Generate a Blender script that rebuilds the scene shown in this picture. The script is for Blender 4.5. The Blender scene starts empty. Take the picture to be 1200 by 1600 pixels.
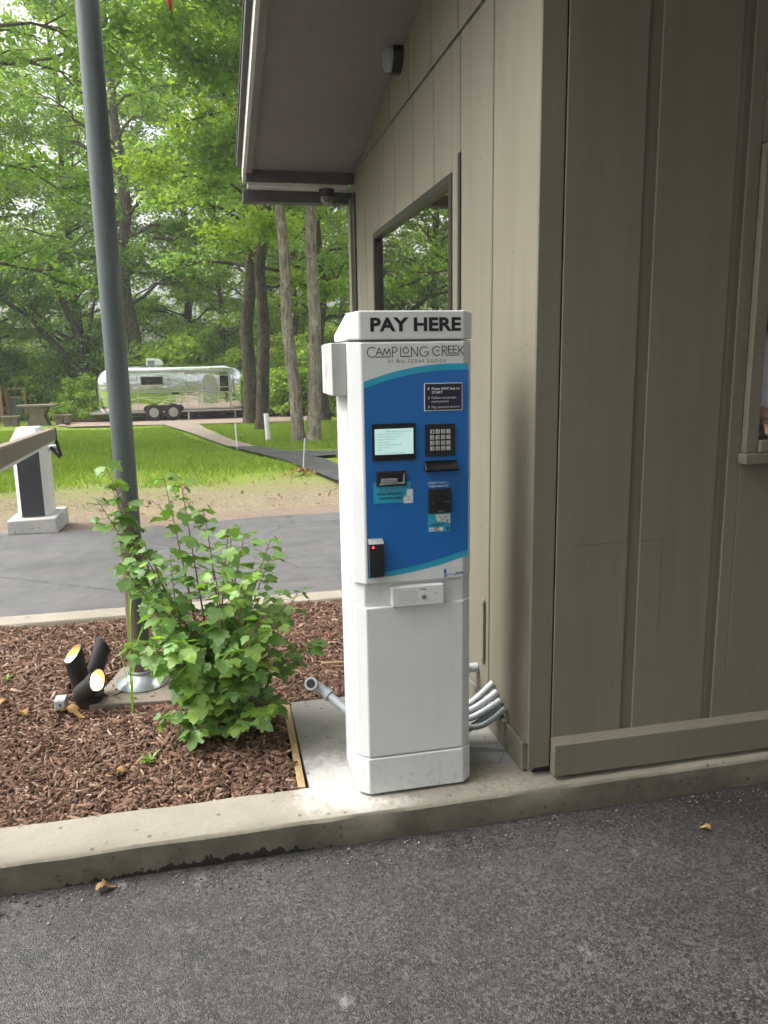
import bpy, math, random
import numpy as np
from mathutils import Vector, Matrix, Euler

random.seed(7)
RNG = np.random.default_rng(11)
SC = bpy.context.scene
COL = SC.collection
R = math.radians

# ------------------------------------------------------------------ camera, sky, sun, exposure
CAM_H = 1.58
cam_d = bpy.data.cameras.new('camera')
cam_d.sensor_fit = 'VERTICAL'
cam_d.sensor_height = 36.0
cam_d.lens = 36.0 * 1225.0 / 1600.0
cam_d.clip_start = 0.05
cam_d.clip_end = 1000.0
cam = bpy.data.objects.new('camera', cam_d)
COL.objects.link(cam)
yaw, pit, rol = R(12.255), R(10.979), R(-0.999)
fw = Vector((math.sin(yaw) * math.cos(pit), math.cos(yaw) * math.cos(pit), -math.sin(pit)))
rt = Vector((math.cos(yaw), -math.sin(yaw), 0))
up = rt.cross(fw)
rt2 = math.cos(rol) * rt + math.sin(rol) * up
up2 = -math.sin(rol) * rt + math.cos(rol) * up
cam.matrix_world = Matrix(((rt2.x, up2.x, -fw.x, 0), (rt2.y, up2.y, -fw.y, 0), (rt2.z, up2.z, -fw.z, CAM_H), (0, 0, 0, 1)))
SC.camera = cam

SUN_AZ, SUN_EL = R(-78), R(54)          # azimuth from +Y towards +X
world = bpy.data.worlds.new('World')
SC.world = world
world.use_nodes = True
wn = world.node_tree
wn.nodes.clear()
w_out = wn.nodes.new('ShaderNodeOutputWorld')
w_bg = wn.nodes.new('ShaderNodeBackground')
w_sky = wn.nodes.new('ShaderNodeTexSky')
w_sky.sky_type = 'NISHITA'
w_sky.sun_disc = False
w_sky.sun_elevation = SUN_EL
w_sky.sun_rotation = SUN_AZ
w_sky.air_density = 1.0
w_sky.dust_density = 6.0
w_sky.ozone_density = 1.0
w_hs = wn.nodes.new('ShaderNodeHueSaturation')
w_hs.inputs['Saturation'].default_value = 0.16
wn.links.new(w_sky.outputs[0], w_hs.inputs['Color'])
wn.links.new(w_hs.outputs[0], w_bg.inputs['Color'])
w_bg.inputs['Strength'].default_value = 0.15
wn.links.new(w_bg.outputs[0], w_out.inputs['Surface'])

sun_d = bpy.data.lights.new('sun', 'SUN')
sun_d.energy = 1.3
sun_d.angle = R(45)
sun_d.color = (1.0, 0.97, 0.92)
sun = bpy.data.objects.new('sun', sun_d)
COL.objects.link(sun)
sdir = Vector((math.sin(SUN_AZ) * math.cos(SUN_EL), math.cos(SUN_AZ) * math.cos(SUN_EL), math.sin(SUN_EL)))
sun.rotation_euler = (-sdir).to_track_quat('-Z', 'Y').to_euler()
sun.location = (0, 0, 30)

SC.view_settings.view_transform = 'Standard'
SC.view_settings.look = 'None'
SC.view_settings.exposure = 1.36
SC.view_settings.gamma = 1.0
SC.view_settings.use_curve_mapping = False
SC.render.engine = 'CYCLES'
SC.cycles.max_bounces = 5
SC.cycles.diffuse_bounces = 3
SC.cycles.glossy_bounces = 3
SC.cycles.volume_bounces = 0
SC.cycles.use_adaptive_sampling = True
SC.cycles.adaptive_threshold = .03
SC.cycles.transparent_max_bounces = 12
SC.cycles.use_denoising = True

# ------------------------------------------------------------------ mesh helpers
class MB:
    def __init__(s):
        s.v, s.f = [], []
    def add(s, vs, fs):
        b = len(s.v)
        s.v += [tuple(p) for p in vs]
        s.f += [tuple(b + i for i in f) for f in fs]
        return s
    def box(s, x0, x1, y0, y1, z0, z1):
        return s.add([(x0, y0, z0), (x1, y0, z0), (x1, y1, z0), (x0, y1, z0), (x0, y0, z1), (x1, y0, z1), (x1, y1, z1), (x0, y1, z1)],
                     [(0, 3, 2, 1), (4, 5, 6, 7), (0, 1, 5, 4), (1, 2, 6, 5), (2, 3, 7, 6), (3, 0, 4, 7)])
    def prism(s, pts, axis, a, b):
        """closed polygon (2-D) extruded along an axis; x: (y,z), y: (x,z), z: (x,y)"""
        def m(p, t):
            return {'x': (t, p[0], p[1]), 'y': (p[0], t, p[1]), 'z': (p[0], p[1], t)}[axis]
        n = len(pts)
        vs = [m(p, a) for p in pts] + [m(p, b) for p in pts]
        fs = [tuple(range(n)), tuple(range(2 * n - 1, n - 1, -1))]
        fs += [(i, i + n, (i + 1) % n + n, (i + 1) % n) for i in range(n)]
        return s.add(vs, fs)
    def tube(s, pts, rad, n=8, caps=True):
        pts = [Vector(p) for p in pts]
        if not hasattr(rad, '__len__'):
            rad = [rad] * len(pts)
        vs, fs = [], []
        ref = None
        for i, p in enumerate(pts):
            d = (pts[min(i + 1, len(pts) - 1)] - pts[max(i - 1, 0)])
            if d.length < 1e-9: d = Vector((0, 0, 1))
            d.normalize()
            if ref is None:
                ref = Vector((1, 0, 0)) if abs(d.x) < .8 else Vector((0, 1, 0))
            a = ref - d * ref.dot(d)
            a.normalize()
            ref = a
            b = d.cross(a)
            for k in range(n):
                t = 2 * math.pi * k / n
                vs.append(p + a * (math.cos(t) * rad[i]) + b * (math.sin(t) * rad[i]))
        for i in range(len(pts) - 1):
            for k in range(n):
                k2 = (k + 1) % n
                fs.append((i * n + k, i * n + k2, (i + 1) * n + k2, (i + 1) * n + k))
        if caps:
            fs.append(tuple(range(n - 1, -1, -1)))
            fs.append(tuple((len(pts) - 1) * n + k for k in range(n)))
        return s.add(vs, fs)
    def lathe(s, prof, c, n=24):
        """(r, z) profile about a vertical axis through c"""
        vs = [(c[0] + r * math.cos(2 * math.pi * k / n), c[1] + r * math.sin(2 * math.pi * k / n), c[2] + z) for r, z in prof for k in range(n)]
        fs = []
        for i in range(len(prof) - 1):
            for k in range(n):
                k2 = (k + 1) % n
                fs.append((i * n + k, i * n + k2, (i + 1) * n + k2, (i + 1) * n + k))
        fs.append(tuple(range(n - 1, -1, -1)))
        fs.append(tuple((len(prof) - 1) * n + k for k in range(n)))
        return s.add(vs, fs)
    def sheet(s, pts, fl=None):
        return s.add(pts, [tuple(range(len(pts)))])
    def build(s, name, mat, parent=None, smooth=False, bevel=0, seg=2):
        me = bpy.data.meshes.new(name)
        vs = s.v
        off = Vector((0, 0, 0))
        p = parent
        while p is not None:
            off += Vector(p.location)
            p = p.parent
        loc = Vector((0, 0, 0))
        if parent is None and vs:
            a = np.array(vs)
            lo, hi = a.min(0), a.max(0)
            loc = Vector(((lo[0] + hi[0]) / 2, (lo[1] + hi[1]) / 2, lo[2]))
            off = loc
        me.from_pydata([(v[0] - off.x, v[1] - off.y, v[2] - off.z) for v in vs], [], s.f)
        if smooth:
            me.polygons.foreach_set('use_smooth', [True] * len(me.polygons))
        me.materials.append(M[mat] if isinstance(mat, str) else mat)
        me.update()
        o = bpy.data.objects.new(name, me)
        o.location = loc
        COL.objects.link(o)
        if parent is not None:
            o.parent = parent
        if bevel:
            b = o.modifiers.new('bevel', 'BEVEL')
            b.width = bevel
            b.segments = seg
            b.limit_method = 'ANGLE'
            b.angle_limit = R(40)
        if smooth:
            try:
                me.set_sharp_from_angle(angle=R(40))
            except Exception:
                pass
        return o

def np_mesh(name, V, nper, mat, parent=None, smooth=False):
    """V (N*nper,3): N separate polygons of nper corners"""
    off = np.zeros(3)
    p = parent
    while p is not None:
        off += np.array(p.location)
        p = p.parent
    V = np.asarray(V, dtype=np.float32) - off.astype(np.float32)
    n = len(V) // nper
    me = bpy.data.meshes.new(name)
    me.vertices.add(len(V))
    me.vertices.foreach_set('co', V.ravel())
    me.loops.add(n * nper)
    me.loops.foreach_set('vertex_index', np.arange(n * nper, dtype=np.int32))
    me.polygons.add(n)
    me.polygons.foreach_set('loop_start', np.arange(0, n * nper, nper, dtype=np.int32))
    me.materials.append(M[mat])
    me.update(calc_edges=True)
    o = bpy.data.objects.new(name, me)
    COL.objects.link(o)
    if parent is not None: o.parent = parent
    return o

def np_mesh_f(name, V, F, mat, parent=None):
    off = np.zeros(3)
    p = parent
    while p is not None:
        off += np.array(p.location)
        p = p.parent
    V = np.asarray(V, dtype=np.float32) - off.astype(np.float32)
    k = F.shape[1]
    me = bpy.data.meshes.new(name)
    me.vertices.add(len(V))
    me.vertices.foreach_set('co', V.ravel())
    me.loops.add(F.size)
    me.loops.foreach_set('vertex_index', F.astype(np.int32).ravel())
    me.polygons.add(len(F))
    me.polygons.foreach_set('loop_start', np.arange(0, F.size, k, dtype=np.int32))
    me.materials.append(M[mat])
    me.update(calc_edges=True)
    o = bpy.data.objects.new(name, me)
    COL.objects.link(o)
    if parent is not None: o.parent = parent
    return o

def thing(name, loc, label, cat, group=None):
    o = bpy.data.objects.new(name, None)
    o.empty_display_size = .1
    o.location = loc
    COL.objects.link(o)
    return tag(o, label, cat, group)

def tag(o, label, cat, group=None, kind=None):
    if label: o['label'] = label
    if cat: o['category'] = cat
    if group: o['group'] = group
    if kind: o['kind'] = kind
    return o

def struct(o, label=None):
    o['kind'] = 'structure'
    if label: o['label'] = label
    return o

def copy_tree(o, parent=None):
    c = o.copy()
    COL.objects.link(c)
    c.parent = parent
    for ch in o.children:
        copy_tree(ch, c)
    return c

# ------------------------------------------------------------------ materials
M = {}
class NT:
    def __init__(s, name):
        m = bpy.data.materials.new(name)
        m.use_nodes = True
        M[name] = m
        s.m, s.t = m, m.node_tree
        s.b = s.t.nodes['Principled BSDF']
        s.out = s.t.nodes['Material Output']
        s.tc = s.t.nodes.new('ShaderNodeTexCoord')
    def n(s, typ, **kw):
        nd = s.t.nodes.new(typ)
        for k, v in kw.items():
            if k in nd.inputs: nd.inputs[k].default_value = v
            else: setattr(nd, k, v)
        return nd
    def l(s, a, b): s.t.links.new(a, b)
    def pos(s):
        g = s.n('ShaderNodeNewGeometry')
        return g.outputs['Position']
    def noise(s, scale, detail=4, rough=.55, vec=None, stretch=None, dist=0):
        nd = s.n('ShaderNodeTexNoise')
        nd.inputs['Scale'].default_value = scale
        nd.inputs['Detail'].default_value = detail
        nd.inputs['Roughness'].default_value = rough
        nd.inputs['Distortion'].default_value = dist
        v = vec if vec is not None else s.pos()
        if stretch:
            mp = s.n('ShaderNodeMapping')
            mp.inputs['Scale'].default_value = stretch
            s.l(v, mp.inputs['Vector'])
            v = mp.outputs[0]
        s.l(v, nd.inputs['Vector'])
        return nd.outputs['Fac']
    def vor(s, scale, feature='F1', vec=None, stretch=None):
        nd = s.n('ShaderNodeTexVoronoi')
        nd.feature = feature
        nd.inputs['Scale'].default_value = scale
        v = vec if vec is not None else s.pos()
        if stretch:
            mp = s.n('ShaderNodeMapping')
            mp.inputs['Scale'].default_value = stretch
            s.l(v, mp.inputs['Vector'])
            v = mp.outputs[0]
        s.l(v, nd.inputs['Vector'])
        return nd
    def ramp(s, fac, stops):
        r = s.n('ShaderNodeValToRGB')
        els = r.color_ramp.elements
        while len(els) < len(stops): els.new(.5)
        for e, (p, c) in zip(els, stops):
            e.position = p
            e.color = (c, c, c, 1) if not hasattr(c, '__len__') else tuple(c[:3]) + (1,)
        s.l(fac, r.inputs[0])
        return r.outputs[0]
    def mix(s, fac, a, b, mode='MIX'):
        nd = s.n('ShaderNodeMix', data_type='RGBA', blend_type=mode)
        for inp, v in ((nd.inputs[0], fac), (nd.inputs[6], a), (nd.inputs[7], b)):
            if hasattr(v, 'node'): s.l(v, inp)
            elif hasattr(v, '__len__'): inp.default_value = tuple(v[:3]) + (1,)
            else: inp.default_value = v
        return nd.outputs[2]
    def math(s, op, a, b=0.0, clamp=False):
        nd = s.n('ShaderNodeMath', operation=op, use_clamp=clamp)
        for inp, v in ((nd.inputs[0], a), (nd.inputs[1], b)):
            if hasattr(v, 'node'): s.l(v, inp)
            else: inp.default_value = v
        return nd.outputs[0]
    def sep(s, v):
        nd = s.n('ShaderNodeSeparateXYZ')
        s.l(v, nd.inputs[0])
        return nd.outputs
    def maprange(s, v, a, b, c=0., d=1.):
        nd = s.n('ShaderNodeMapRange')
        nd.interpolation_type = 'SMOOTHSTEP'
        s.l(v, nd.inputs[0])
        for i, x in enumerate((a, b, c, d)): nd.inputs[i + 1].default_value = x
        return nd.outputs[0]
    def bump(s, h, strength=.3, dist=.01):
        nd = s.n('ShaderNodeBump')
        nd.inputs['Strength'].default_value = strength
        nd.inputs['Distance'].default_value = dist
        s.l(h, nd.inputs['Height'])
        s.l(nd.outputs[0], s.b.inputs['Normal'])
        return nd
    def col(s, c):
        if hasattr(c, 'node'): s.l(c, s.b.inputs['Base Color'])
        else: s.b.inputs['Base Color'].default_value = tuple(c[:3]) + (1,)
    def set(s, **kw):
        for k, v in kw.items():
            k2 = {'rough': 'Roughness', 'metal': 'Metallic', 'spec': 'Specular IOR Level', 'coat': 'Coat Weight'}.get(k, k)
            if hasattr(v, 'node'): s.l(v, s.b.inputs[k2])
            else: s.b.inputs[k2].default_value = v

def simple(name, c, rough=.5, metal=0, var=.12, scale=8, bump=0, bscale=60, spec=.5):
    t = NT(name)
    n = t.noise(scale, 5)
    dark = tuple(x * (1 - var) for x in c)
    lite = tuple(min(1, x * (1 + var)) for x in c)
    t.col(t.ramp(n, [(.3, dark), (.7, lite)]))
    t.set(rough=rough, metal=metal, spec=spec)
    if bump:
        t.bump(t.noise(bscale, 3), bump, .004)
    return t

# paints, plastics, metals
t = NT('powder_white')
t.col(t.ramp(t.noise(5, 4), [(.3, (.56, .57, .57)), (.7, (.61, .615, .61))]))
x, y, z = t.sep(t.pos())
w_ = t.ramp(t.noise(5, 4), [(.3, (.60, .61, .61)), (.7, (.655, .66, .655))])
sp = t.math('MULTIPLY', t.ramp(t.noise(38, 5, .75), [(.52, 0.), (.66, .55)]), t.maprange(z, .34, .12))
w_ = t.mix(sp, w_, (.36, .34, .30))
ru = t.ramp(t.noise(4, 5, .65, stretch=(6, 6, .25)), [(.50, 0.), (.72, .16)])
w_ = t.mix(ru, w_, (.42, .42, .40))
sc_ = t.math('MULTIPLY', t.ramp(t.noise(90, 3, .6, stretch=(1, 1, .3)), [(.68, 0.), (.74, .5)]), t.ramp(t.noise(3.3, 2), [(.52, 0.), (.6, 1.)]))
w_ = t.mix(sc_, w_, (.28, .28, .27))
t.col(w_)
t.set(rough=t.ramp(t.noise(7, 4), [(.3, .36), (.7, .52)]))
t.bump(t.noise(420, 2), .14, .002)
simple('powder_grey', (.44, .44, .42), .5, bump=.1, bscale=300, var=.04)
simple('ink_black', (.008, .009, .012), .5, var=.02)
simple('plastic_black', (.012, .012, .014), .38, bump=.08, bscale=300)
simple('gloss_black', (.008, .008, .011), .16)
simple('print_blue', (.006, .125, .42), .2, var=.06, scale=3)
simple('print_teal', (.02, .33, .50), .3, var=.04)
simple('print_white', (.72, .73, .73), .4, var=.02)
simple('print_navy', (.012, .012, .03), .4, var=.02)
simple('print_red', (.5, .03, .03), .5, var=.05)
simple('print_grey', (.20, .22, .22), .5, var=.05)
simple('print_royal', (.03, .12, .42), .4, var=.05)
simple('key_metal', (.52, .52, .50), .35, .6, var=.06, scale=60)
simple('steel', (.42, .43, .42), .3, .9, var=.1, scale=40)
simple('silver', (.5, .5, .5), .35, .7, var=.1, scale=30)
simple('pvc_grey', (.27, .295, .315), .42, var=.1, scale=30)
simple('galv_light', (.40, .42, .44), .45, .1, var=.1, scale=30)
simple('bronze', (.03, .027, .024), .4, .3)
simple('barrier_white', (.66, .66, .65), .4, var=.05)
simple('barrier_dark', (.035, .037, .042), .5)
simple('barrier_brown', (.16, .135, .10), .55, var=.1)
simple('barrier_cap', (.24, .19, .165), .55, var=.1)
simple('room_wall', (.12, .11, .10), .8)
simple('roof_shingle', (.03, .03, .032), .85, bump=.5, bscale=80)
simple('trailer_roof', (.55, .56, .56), .35, .3, var=.05)
simple('tyre', (.02, .02, .02), .8)
simple('post_white', (.72, .72, .70), .6, var=.06)
simple('outlet_grey', (.36, .36, .35), .5, var=.15, scale=50)
simple('shirt', (.56, .56, .66), .85, var=.08, scale=12, bump=.3, bscale=25)
simple('trouser', (.05, .05, .07), .85)
simple('skin', (.62, .36, .27), .5, var=.12, scale=30)
simple('hair', (.05, .035, .025), .7)
simple('flag_red', (.45, .03, .035), .8, var=.06)
simple('raw_timber', (.34, .235, .12), .7, var=.25, scale=30, bump=.3)
simple('rail_timber', (.40, .20, .10), .75, var=.2, scale=20)
simple('rail_mesh', (.12, .125, .12), .6)
simple('edge_timber', (.09, .055, .04), .8, var=.2)
simple('gravel_tan', (.30, .225, .18), .95, var=.25, scale=6, bump=.5, bscale=40)
simple('table_concrete', (.19, .165, .125), .9, var=.2, scale=4, bump=.3)
simple('stone_white', (.6, .58, .55), .8)

t = NT('screen_lit')
t.col((.45, .60, .58))
t.set(rough=.25)
t.b.inputs['Emission Color'].default_value = (.50, .78, .74, 1)
t.b.inputs['Emission Strength'].default_value = .22
t = NT('led_red')
t.col((.6, .02, .02))
t.b.inputs['Emission Color'].default_value = (1, .03, .05, 1)
t.b.inputs['Emission Strength'].default_value = 3
t = NT('lamp_lens')
t.col((1, .85, .6))
t.b.inputs['Emission Color'].default_value = (1, .88, .66, 1)
t.b.inputs['Emission Strength'].default_value = 1.6
simple('lamp_inner', (.55, .33, .12), .4, .5)

# cladding paint: faint vertical grain, blotches, specks
def cladding(name, c, stain=False):
    t = NT(name)
    g = t.noise(7, 6, .6, stretch=(9, 9, .5))
    bl = t.noise(2.2, 4)
    fine = t.noise(55, 4, .6, stretch=(3, 3, .25))
    a = t.ramp(g, [(.25, tuple(x * .94 for x in c)), (.75, tuple(x * 1.04 for x in c))])
    st = t.noise(3.0, 5, .65, stretch=(5, 5, .22))
    a = t.mix(t.ramp(st, [(.48, 0.), (.70, .45)]), a, tuple(x * .74 for x in c))
    a = t.mix(t.ramp(bl, [(.35, 0.), (.75, .45)]), a, tuple(x * q for x, q in zip(c, (.80, .79, .74))))
    sp = t.math('MULTIPLY', t.ramp(t.vor(12).outputs['Distance'], [(.02, 1.), (.05, 0.)]), t.ramp(t.noise(3.1, 2), [(.5, 0.), (.56, 1.)]))
    a = t.mix(t.math('MULTIPLY', sp, .6), a, (.04, .035, .03))
    if stain:
        x, y, z = t.sep(t.pos())
        m = t.math('MULTIPLY', t.maprange(y, 2.72, 2.52), t.maprange(z, 1.25, .72))
        m = t.math('MULTIPLY', m, t.maprange(z, .12, .35))
        m2 = t.math('MULTIPLY', m, t.ramp(t.noise(5, 5, .6, stretch=(1, 1.4, .5)), [(.25, 0.), (.62, .95)]))
        a = t.mix(t.math('MULTIPLY', m2, .55), a, (.085, .062, .043))
    t.col(a)
    t.set(rough=.68, spec=.3)
    h = t.math('ADD', t.math('MULTIPLY', fine, .7), g)
    t.bump(h, .16, .003)
cladding('siding', (.176, .161, .120))
cladding('siding_lit', (.188, .173, .131))  # lighter copy of siding; the side wall's stronger light put into the colour
cladding('siding_stained', (.188, .173, .131), True)
cladding('trim_paint', (.174, .159, .118))
cladding('trim_lighter', (.181, .172, .133))  # lighter copy of the trim paint, side-wall light put into its tone
simple('groove_shade', (.02, .02, .02), .9)  # near-black backing: deep shade of the painted grooves put into the colour
cladding('soffit_paint', (.20, .19, .178))
cladding('channel_paint', (.165, .151, .112))
simple('filled_seam', (.10, .092, .07), .8)
simple('fascia_light', (.52, .51, .48), .6, var=.1)
simple('fascia_dark', (.07, .065, .062), .6, var=.1)

# concrete
def concrete(name, c, wet=False, powder=None, pits=True):
    t = NT(name)
    a = t.ramp(t.noise(2.3, 6, .62), [(.25, tuple(x * .70 for x in c)), (.75, tuple(x * 1.16 for x in c))])
    a = t.mix(t.ramp(t.noise(70, 3), [(.35, .35), (.65, 0.)]), a, tuple(x * .72 for x in c))
    x, y, z = t.sep(t.pos())
    if wet:   # the cast vertical face: greener, with a tar line creeping up from the asphalt
        fz = t.maprange(z, .113, .100)
        a = t.mix(t.math('MULTIPLY', fz, .95), a, t.mix(t.ramp(t.noise(6, 6, .7), [(.3, 0.), (.7, 1.)]), (.085, .08, .058), (.215, .198, .15)))
    if pits:
        v = t.vor(26)
        pm = t.ramp(v.outputs['Distance'], [(.10, 1.), (.24, 0.)])
        pm = t.math('MULTIPLY', pm, t.ramp(t.noise(14, 2), [(.50, 0.), (.56, .85)]))
        a = t.mix(pm, a, (.075, .065, .05))
    if wet:
        edge = t.math('ADD', z, t.math('MULTIPLY', t.noise(1, 4, .6, stretch=(34, 34, 12)), -.085))
        lim = t.maprange(x, -.75, .08, .010, .040)
        lim2 = t.maprange(x, .10, .40, 1., .0)
        thr = t.math('SUBTRACT', t.math('MULTIPLY', lim, lim2), .056)
        tar = t.math('LESS_THAN', edge, thr)
        a = t.mix(tar, a, t.mix(t.noise(80, 3), (.014, .013, .012), (.05, .045, .038)))
        damp = t.math('MULTIPLY', t.ramp(t.noise(60, 3, .6), [(.52, 0.), (.60, .5)]), t.math('MULTIPLY', t.maprange(x, .25, .5), t.maprange(x, 1.3, .9)))
        a = t.mix(damp, a, tuple(q * .55 for q in c))
    if powder:
        dx = t.math('SUBTRACT', x, powder[0])
        dy = t.math('SUBTRACT', y, powder[1])
        d = t.math('SQRT', t.math('ADD', t.math('MULTIPLY', dx, dx), t.math('MULTIPLY', dy, dy)))
        d = t.math('ADD', d, t.math('MULTIPLY', t.math('SUBTRACT', t.noise(14, 6, .7), .5), .5))
        a = t.mix(t.math('MULTIPLY', t.maprange(d, .24, .10, 0., .32), t.maprange(z, .105, .112)), a, (.70, .69, .67))
    t.col(a)
    t.set(rough=.85, spec=.3)
    t.bump(t.math('ADD', t.noise(35, 6, .65), t.math('MULTIPLY', t.noise(220, 2), .4)), .35, .006)
concrete('kerb_concrete', (.28, .255, .208), wet=True, powder=(.40, 2.46))
concrete('kerb_far', (.32, .285, .23))
concrete('slab_concrete', (.245, .24, .225), powder=(.38, 2.52))
concrete('footing_concrete', (.23, .195, .155))
concrete('block_concrete', (.52, .51, .48))
concrete('path_concrete', (.33, .27, .225), pits=False)

# asphalt
def asphalt(name, c, agg=130, near=True):
    t = NT(name)
    v = t.vor(agg)
    vc = t.n('ShaderNodeSeparateColor')
    t.l(v.outputs['Color'], vc.inputs[0])
    stone = t.ramp(vc.outputs[0], [(.0, .30), (.55, .75), (.86, 1.35), (1., 2.6)] if near else [(0., .75), (.6, .95), (1., 1.35)])
    base = t.ramp(t.noise(1.4, 6, .6), [(.28, tuple(x * (.62 if near else .86) for x in c)), (.72, tuple(x * (1.35 if near else 1.12) for x in c))])
    a = t.mix(1., base, stone, 'MULTIPLY')
    a = t.mix(t.ramp(t.noise(6, 5, .7), [(.40, 0.), (.72, .5)]), a, tuple(x * q for x, q in zip(c, (1.75, 1.6, 1.5))))
    v2 = t.vor(5.5)
    if not near:
        ck = t.vor(.55, 'DISTANCE_TO_EDGE', stretch=(1, 1.6, 1))
        dn = t.math('ADD', ck.outputs['Distance'], t.math('MULTIPLY', t.noise(9, 4), .03))
        a = t.mix(t.ramp(dn, [(.018, .7), (.022, 0.)]), a, tuple(x * .4 for x in c))
        a = t.mix(t.ramp(t.noise(.9, 6, .7, stretch=(.35, 2.2, 1)), [(.50, 0.), (.68, .45)]), a, tuple(x * q for x, q in zip(c, (1.35, 1.22, 1.08))))
        a = t.mix(t.ramp(t.noise(2.4, 5, .7), [(.58, 0.), (.70, .5)]), a, tuple(x * .62 for x in c))
    if near:
        w2 = t.vor(110)
        wc = t.n('ShaderNodeSeparateColor')
        t.l(w2.outputs['Color'], wc.inputs[0])
        a = t.mix(t.ramp(wc.outputs[1], [(.80, 0.), (.90, .55)]), a, tuple(x * 2.3 for x in c))
        a = t.mix(t.ramp(wc.outputs[2], [(.74, 0.), (.80, .7)]), a, tuple(x * .28 for x in c))
        a = t.mix(t.ramp(t.noise(2.6, 6, .7, dist=.6), [(.45, 0.), (.70, .4)]), a, tuple(x * .45 for x in c))
    if near:
        sp = t.math('MULTIPLY', t.ramp(v2.outputs['Distance'], [(.06, 1.), (.20, 0.)]), t.ramp(t.noise(24, 4, .7), [(.50, 0.), (.62, 1.)]))
        a = t.mix(t.math('MULTIPLY', sp, .55), a, (.24, .225, .21))
        v3 = t.vor(2.1)
        sp = t.math('MULTIPLY', t.ramp(v3.outputs['Distance'], [(.05, 1.), (.11, 0.)]), t.ramp(t.noise(60, 3), [(.4, 0.), (.5, 1.)]))
        a = t.mix(t.math('MULTIPLY', sp, .6), a, (.19, .145, .105))
    t.col(a)
    t.set(rough=t.ramp(t.noise(1.1, 5), [(.35, .42), (.65, .75)]), spec=.5)
    t.bump(t.math('ADD', t.math('MULTIPLY', v.outputs['Distance'], -1.), t.math('MULTIPLY', t.noise(300, 2), .4)), .42 if near else .4, .004)
asphalt('asphalt_near', (.043, .0408, .0403), 270)
asphalt('asphalt_road', (.100, .100, .103), 240, near=False)
asphalt('asphalt_path', (.055, .055, .058), 50, near=False)

# lawn, soil
t = NT('lawn')
x, y, z = t.sep(t.pos())
gr = t.mix(t.noise(.55, 5), (.17, .27, .03), (.24, .34, .045))
gr = t.mix(t.ramp(t.noise(14, 4, .7), [(.3, .55), (.65, 0.)]), gr, (.055, .125, .012))
gr = t.mix(t.ramp(t.noise(.35, 6, .7), [(.42, 0.), (.68, .6)]), gr, (.24, .26, .07))
gr = t.mix(t.maprange(y, 15.5, 12.0), gr, (.235, .33, .035))
sand = t.mix(t.noise(1.5, 6, .65), (.30, .245, .175), (.42, .35, .25))
sand = t.mix(t.ramp(t.noise(20, 5, .7), [(.42, .6), (.6, 0.)]), sand, (.17, .15, .08))
yy = t.math('ADD', y, t.math('MULTIPLY', t.math('SUBTRACT', t.noise(.8, 6, .7), .5), 3.2))
yy = t.math('ADD', yy, t.math('MULTIPLY', t.math('SUBTRACT', t.noise(9, 4, .7), .5), 2.6))
lm = t.maprange(yy, 9.6, 13.0)
a = t.mix(lm, sand, gr)
red = t.maprange(t.math('ADD', y, t.math('MULTIPLY', t.noise(2.5, 5), .7)), 9.15, 8.75)
a = t.mix(red, a, t.mix(t.noise(6, 5), (.23, .18, .14), (.33, .26, .20)))
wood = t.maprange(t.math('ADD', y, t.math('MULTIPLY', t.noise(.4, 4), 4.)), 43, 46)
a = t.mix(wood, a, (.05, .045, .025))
t.col(a)
t.set(rough=.95, spec=.1)
t.bump(t.math('ADD', t.noise(30, 6, .7), t.noise(4, 3)), .9, .05)

t = NT('mulch_soil')
t.col(t.ramp(t.noise(40, 6, .7), [(.3, (.022, .013, .009)), (.7, (.075, .042, .03))]))
t.set(rough=.95, spec=.1)
t.bump(t.noise(60, 5, .7), 1., .02)

def island(name, stops, rough=.8, trans=0, spec=.3, vein=False, back=1.0):
    t = NT(name)
    g = t.n('ShaderNodeNewGeometry')
    c = t.ramp(g.outputs['Random Per Island'], stops)
    c = t.mix(t.ramp(t.noise(60 if not trans else 3, 3), [(.3, .30), (.7, 0.)]), c, tuple(x * .5 for x in stops[0][1]))
    t.col(c)
    t.set(rough=rough, spec=spec)
    if trans:
        tr = t.n('ShaderNodeBsdfTranslucent')
        cc = t.mix(1., c, (1.15 * back, 1.15 * back, .5), 'MULTIPLY')
        t.l(cc, tr.inputs['Color'])
        mx = t.n('ShaderNodeMixShader')
        mx.inputs[0].default_value = trans
        t.l(t.b.outputs[0], mx.inputs[1])
        t.l(tr.outputs[0], mx.inputs[2])
        t.l(mx.outputs[0], t.out.inputs['Surface'])
    return t
island('mulch_chip', [(0, (.060, .033, .023)), (.35, (.125, .069, .048)), (.7, (.195, .112, .077)), (.92, (.27, .172, .118)), (1, (.44, .32, .23))], .85, spec=.25)
island('grit', [(0, (.05, .045, .04)), (.5, (.13, .115, .10)), (1, (.32, .29, .25))], .9)
island('oak_leaf', [(0, (.17, .31, .085)), (.5, (.24, .40, .11)), (1, (.33, .48, .135))], .5, .5)
island('bright_leaf', [(0, (.25, .39, .065)), (.5, (.33, .48, .085)), (1, (.43, .56, .11))], .5, .5)
island('dark_leaf', [(0, (.13, .25, .07)), (.5, (.19, .33, .09)), (1, (.26, .40, .115))], .55, .45)
island('grass_blade', [(0, (.16, .27, .028)), (.5, (.23, .345, .04)), (1, (.33, .41, .07))], .6, .4)
island('grass_dry', [(0, (.20, .22, .05)), (.5, (.28, .26, .10)), (1, (.38, .33, .18))], .8)
island('dead_leaf', [(0, (.20, .10, .045)), (.5, (.34, .20, .08)), (1, (.42, .31, .13))], .7, .15)

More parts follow.
